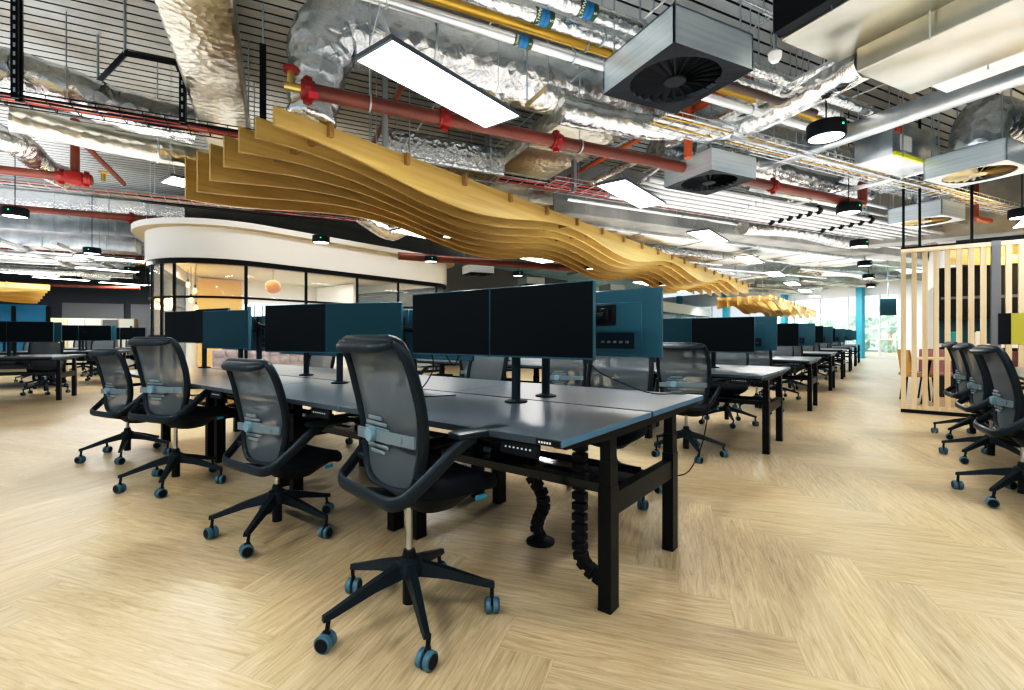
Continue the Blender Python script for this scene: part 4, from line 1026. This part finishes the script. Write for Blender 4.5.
def lightpanel(c, rz, label, power=55):
    if not PN: o = build_panel(); PN.append(o); reg(o); o.location = c; o.rotation_euler = (0, 0, rz); tag(o, label, 'light', 'white ceiling light panels')
    else: o = copy_tree(PN[0], label, 'white ceiling light panels', c, rz)
    if power:
        l_ = bpy.data.lights.new('panel_lamp', 'AREA'); l_.shape = 'RECTANGLE'; l_.size = .34; l_.size_y = 1.26; l_.energy = power; l_.color = (1, .97, .92)
        ob = bpy.data.objects.new('panel_lamp', l_); C.objects.link(ob); ob.location = (c[0], c[1], c[2]-.01); ob.rotation_euler = (0, 0, rz)
for k in range(8): lightpanel((-2.56, 2.53+3.33*k, 2.9), 0, 'lit white light panel over the %s bench, right-hand row' % BN[k], 60 if k < 5 else 40)
for k in range(6): lightpanel((-6.55, 2.62+3.33*k, 2.9), 0, 'lit white light panel over the %s bench, left of the oak canopy' % BN[k], 60)
for k in range(6): lightpanel((1.9, 1.2+3.33*k, 2.95), 0, 'lit white light panel in the right-hand row by the screen, %s from the front' % ORD[k], 60)
for i, (px, py) in enumerate(((70, 289), (108, 270), (28, 274), (124, 284), (62, 279), (18, 258), (112, 259))):
    q = P(px, py, 2.85); lightpanel(q, 0, 'lit light panel over the left benches, %s' % ['low above the lockers', 'upper, beside the cornice', 'at the left edge', 'lower, next to the cornice', 'in the middle', 'topmost at the left edge', 'upper right of the drum lamp'][i], 35)
for k in range(3): lightpanel((-4.5+3*k, -1.2, 2.9), pi/2, 'lit light panel behind the camera, %s from the left' % ORD[k], 60)

pipe('bright white trunk slanting under the deck at the left edge', P(40, 255, 3.05), -4, 4, .07, 'white_pipe', d=B2, hang=(-2, 1.5))
pipe('second white trunk slanting under the deck at left, nearer the cornice', P(100, 262, 3.1), -3, 4, .05, 'white_pipe', d=B2, hang=(-1.5, 1.5))
def build_pendant():
    t = thing('pendant_lamp', None, 'lamp')
    MB().lathe([(.135, .005), (.15, 0), (.155, .01), (.155, .12), (.15, .13), (.001, .13)], n=28).build('shade', 'black', t)
    MB().lathe([(.001, .03), (.08, .028), (.136, .008)], n=24).build('reflector', 'lamp_glow', t)
    MB().cyl((0, 0, .13), (0, 0, DECK-2.85), .006, 6).build('cord', 'black', t)
    MB().box((.13, -.085, .075), (.014, .014, .014)).build('green_led', 'green_led', t)
    return t
PE = []
def pendant(c, label):
    if not PE: o = build_pendant(); PE.append(o); reg(o); o.location = c; tag(o, label, 'lamp', 'black drum pendant lamps'); return o
    return copy_tree(PE[0], label, 'black drum pendant lamps', c, 0)
for k in range(6): pendant((-.42, 5.1+3.3*k, 2.85), 'black drum pendant lamp over the aisle, %s from the front' % ORD[k])
pendant(P(1022, 218, 2.85), 'black drum pendant lamp at the right edge above the screen')
for i, (px, py) in enumerate(((15, 217), (92, 254), (131, 272), (321, 243), (431, 262), (518, 276))): pendant(P(px, py, 2.85), 'black drum pendant lamp %s' % ['at the left edge near the red pipe', 'over the left benches', 'beside the left end of the white cornice', 'in front of the white cornice, middle', 'in front of the white cornice, right end', 'before the grey back wall'][i])
for k in range(3): 
    t = thing('downlight', 'small black downlight set among the oak baffles, %s from the left' % ORD[k], 'lamp', (-5.32, 5.3+4.5*k, 2.62), 0, 'downlights in the oak canopy')
    MB().lathe([(.09, .004), (.1, 0), (.105, .01), (.105, .13), (.001, .13)], n=24).build('can', 'black', t); MB().lathe([(.001, .012), (.092, .006)], n=24).build('lens', 'lamp_glow', t); MB().cyl((0, 0, .12), (0, 0, DECK-2.62), .005, 6).build('rod', 'black', t)

for i, (px, py0, py1, m) in enumerate(((385, 92, 152, 'steel_rod'), (487, 148, 200, 'steel_rod'), (574, 150, 192, 'steel_rod'))):
    q = P(px, py1, 3.0); t = thing('strut_channel', 'grey vertical strut standing up behind the oak canopy, %s from the left' % ORD[i], 'strut', q, BROT)
    for s_ in (-1, 1): MB().bb((-.022, s_*.026-.008, 0), (.022, s_*.026+.008, DECK-3.0)).build('channel', m, t)
a, b_ = P(548, 86, 3.4), P(527, 105, 3.4); o = MB().tube([a, b_], .03, 4).build('strut_channel', 'galv'); tag(o, 'short bright steel strut hung under the big round foil duct', 'strut')
MB().cyl(a+UP*.02, Vector((a.x, a.y, DECK)), .007, 6).build('hanger_rod', 'steel_rod', o); MB().cyl(b_+UP*.02, Vector((b_.x, b_.y, DECK)), .007, 6).build('hanger_rod', 'steel_rod', o)
duct('foil duct bulging down between the white cornice and the oak canopy', [P(360, 214, 4.1), P(378, 226, 3.85), P(390, 232, 3.75), P(402, 228, 3.85), P(414, 218, 4.1)], .22, 'foil')
ladder('dark cable ladder passing over the white cornice', P(300, 216, 3.9), -3, 6, .4, B1, 'black_metal', ('black', 'red_cable', 'white_pipe'), .22, (-1, 1, 3), 5)
for k in range(22):
    q = Vector((R.uniform(-5, 2.5), 2.6+.26*k, R.uniform(3.75, 4.2))); d = B1 if k % 3 else B2
    pipe('thin %s conduit tight under the deck, %s of its kind from the camera' % (('grey', 'white')[k % 2], ORD[k//2]), q, -R.uniform(1, 3), R.uniform(1, 3), .011, ('galv', 'white_pipe')[k % 2], name='conduit', d=d, hang=(-.6, .7), n=6, group='thin conduits under the deck')
for k in range(10):
    q = Vector((R.uniform(-4, 1.5), 6.5+1.7*k, R.uniform(3.0, 3.5))); o = MB().tube([q, q+Vector((.5, .5, .55)), q+Vector((1.1, 1.2, .6))], .02, 4).build('strut_channel', 'galv')
    tag(o, 'slanting steel strut high over the aisle side, %s from the camera' % ORD[k], 'strut', 'slanting struts under the deck')
# ------------------------------------------------------------------ clutter of services over the far part of the floor
cnt = {}
def far_label(col, kind, y):
    i = min(range(8), key=lambda k: abs(BY[k]-y)); key = (col, kind, i); cnt[key] = cnt.get(key, 0)+1
    return '%s %s over the %s bench, %s from the front' % (col, kind, BN[i], ORD[cnt[key]-1])
ys = [6.6+.55*k for k in range(40)]
for k, y in enumerate(ys):
    c = Vector((-2.0-R.uniform(-2.5, 4), y, R.uniform(3.05, 3.75)))
    col, m, r = R.choice([('white', 'white_pipe', .03), ('white', 'white_pipe', .04), ('silver', 'foil_soft', .05), ('steel', 'galv', .025), ('silver', 'foil_soft', .035), ('steel', 'galv', .03), ('steel', 'galv', .02)])
    d = B1 if R.random() < .72 else B2; a = R.uniform(2, 5)
    pipe(far_label(col, 'pipe', y), c, -a, a, r, m, d=d, hang=(-a*.5, a*.5), n=8, group='pipes over the far benches')
for k in range(14):
    y = 8+k*1.4; c = Vector((-1.5-R.uniform(-2.6, 4.5), y, R.uniform(3.1, 3.45)))
    if k % 3: bbox(far_label(['silver', 'pale', 'foil'][k % 3], 'rectangular duct', y), c, (-R.uniform(1, 3), R.uniform(1, 3)), (0, R.uniform(.4, .9)), R.uniform(.25, .4), ['galv', 'foil_soft', 'foil_flat'][k % 3], seams=4, group='ducts over the far benches')
    else: duct(far_label('round foil', 'duct', y), [c-B1*2.5, c-B1*.8+UP*.08, c+B1*.6, c+B1*2+UP*.1], R.uniform(.13, .2), 'foil', group='ducts over the far benches')
def clip_b(q, b):          # stop before the white cornice
    t = 0
    while t < b:
        v = q+B1*t; xc = cs*v.x+sn*v.y; yc = -sn*v.x+cs*v.y
        if 512+F*xc/yc > 132: break
        t += .1
    return t
for k in range(20):
    q = P(R.uniform(-10, 100), 243+k*2.8, R.uniform(2.95, 3.6))
    col, m, r = [('white', 'white_pipe', .045), ('silver', 'foil_soft', .08), ('steel', 'galv', .03), ('dark', 'galv', .025), ('pale', 'white_pipe', .06)][k % 5]
    o = pipe('%s pipe over the left part of the floor, %s of its kind' % (col, ORD[k//5]), q, -3.5, clip_b(q, 3.5), r, m, d=B1, hang=(-1.5,), n=8, group='pipes over the left benches')
for k in range(6):
    q = P(R.uniform(0, 70), 247+k*8, R.uniform(3.1, 3.5))
    bbox('silver duct over the left part of the floor, %s from the front' % ORD[k], q, (-3, clip_b(q, 3)), (0, .6), .35, ['galv', 'foil_soft'][k % 2], seams=4, group='ducts over the left benches')

# ------------------------------------------------------------------ light
w = bpy.data.worlds.new('World'); sc.world = w; w.use_nodes = True
bg = w.node_tree.nodes['Background']; bg.inputs[0].default_value = (.80, .90, 1, 1); bg.inputs[1].default_value = 1.02
def area(name, c, rot, sx, sy, e, col=(1, .98, .95)):
    l_ = bpy.data.lights.new(name, 'AREA'); l_.shape = 'RECTANGLE'; l_.size = sx; l_.size_y = sy; l_.energy = e; l_.color = col
    o = bpy.data.objects.new(name, l_); C.objects.link(o); o.location = c; o.rotation_euler = rot; return o
area('room_lamp', (-14, 7.2, 2.85), (0, 0, 0), 3, 5, 160, (1, .9, .75))
pl = bpy.data.lights.new('warm_lamp', 'POINT'); pl.energy = 60; pl.color = (1, .65, .25); pl.shadow_soft_size = .2
po = bpy.data.objects.new('warm_lamp', pl); C.objects.link(po); po.location = (-15.5, 5.0, 2.0)
pl = bpy.data.lights.new('lounge_lamp', 'POINT'); pl.energy = 90; pl.color = (1, .8, .45); pl.shadow_soft_size = .2
po = bpy.data.objects.new('lounge_lamp', pl); C.objects.link(po); po.location = (1.8, 10.6, 2.35)
q = Vector((*w2(17.2, 22.0), 3.05))+B2*4; area('window_fill', q-B1*1.2, (0, math.radians(-18), BROT), 1.2, 11, 420, (.88, .95, 1))  # added area light brightening the far floor, no real lamp here
area('cornice_fill', (-8.3, 7.5, 4.1), (0, math.radians(52), 0), .4, 7, 70, (1, .97, .93))  # added fill aimed at the cornice to brighten it, no fitting
for i, (x, y, e) in enumerate(((-9, 17, 90), (-1, 22, 90))): area('far_fill', (x, y, 2.9), (0, 0, 0), 3, 3, e)  # added overhead fill for the far part of the floor

for i, (x, y, sx, sy, e) in enumerate(((-1, 3.5, 5, 5, 90), (-7.5, 2.0, 3.0, 5, 90), (-1, 10, 7, 7, 200), (-1.5, 18, 7, 7, 240), (-9, -1, 6, 4, 80), (3.5, 6, 3, 6, 25), (-14, -.5, 5, 5, 170))):
    area('ceiling_fill', (x, y, 2.3), (pi, 0, 0), sx, sy, e, (1, .99, .97))  # added mid-air fill shining up at the deck, no fitting
q = Vector((*w2(-13, 11), 2.3)); area('ceiling_fill', q, (pi, 0, 0), 5, 4, 260)  # one more added upward fill, over the left part
cam = bpy.data.cameras.new('camera'); co = bpy.data.objects.new('camera', cam); C.objects.link(co)
co.location = (0, 0, H); co.rotation_euler = (pi/2, 0, YAW); cam.sensor_width = 36; cam.lens = F/1024*36; cam.shift_y = -(345-HOR)/1024
cam.clip_end = 300; sc.camera = co
# the unplaced prototypes
for o in (chair1, ):
    if o.get('label') is None: raise RuntimeError('unused prototype')
sl = bpy.data.lights.new('sun', 'SUN'); sl.energy = 8; sl.angle = .05; so = bpy.data.objects.new('sun', sl); C.objects.link(so); so.rotation_euler = (math.radians(38), 0, BROT-pi/2-.3)
sc.view_settings.view_transform = 'Standard'; sc.view_settings.look = 'None'; sc.view_settings.exposure = 0; sc.view_settings.gamma = 1

vs = sc.view_settings; vs.use_curve_mapping = True; cm_ = vs.curve_mapping
cv = cm_.curves[3]; cv.points.new(.06, .032); cv.points.new(.25, .225); cv.points.new(.6, .66)
cv = cm_.curves[2]; cv.points.new(.1, .107)
cv = cm_.curves[0]; cv.points.new(.1, .092)
cm_.update()
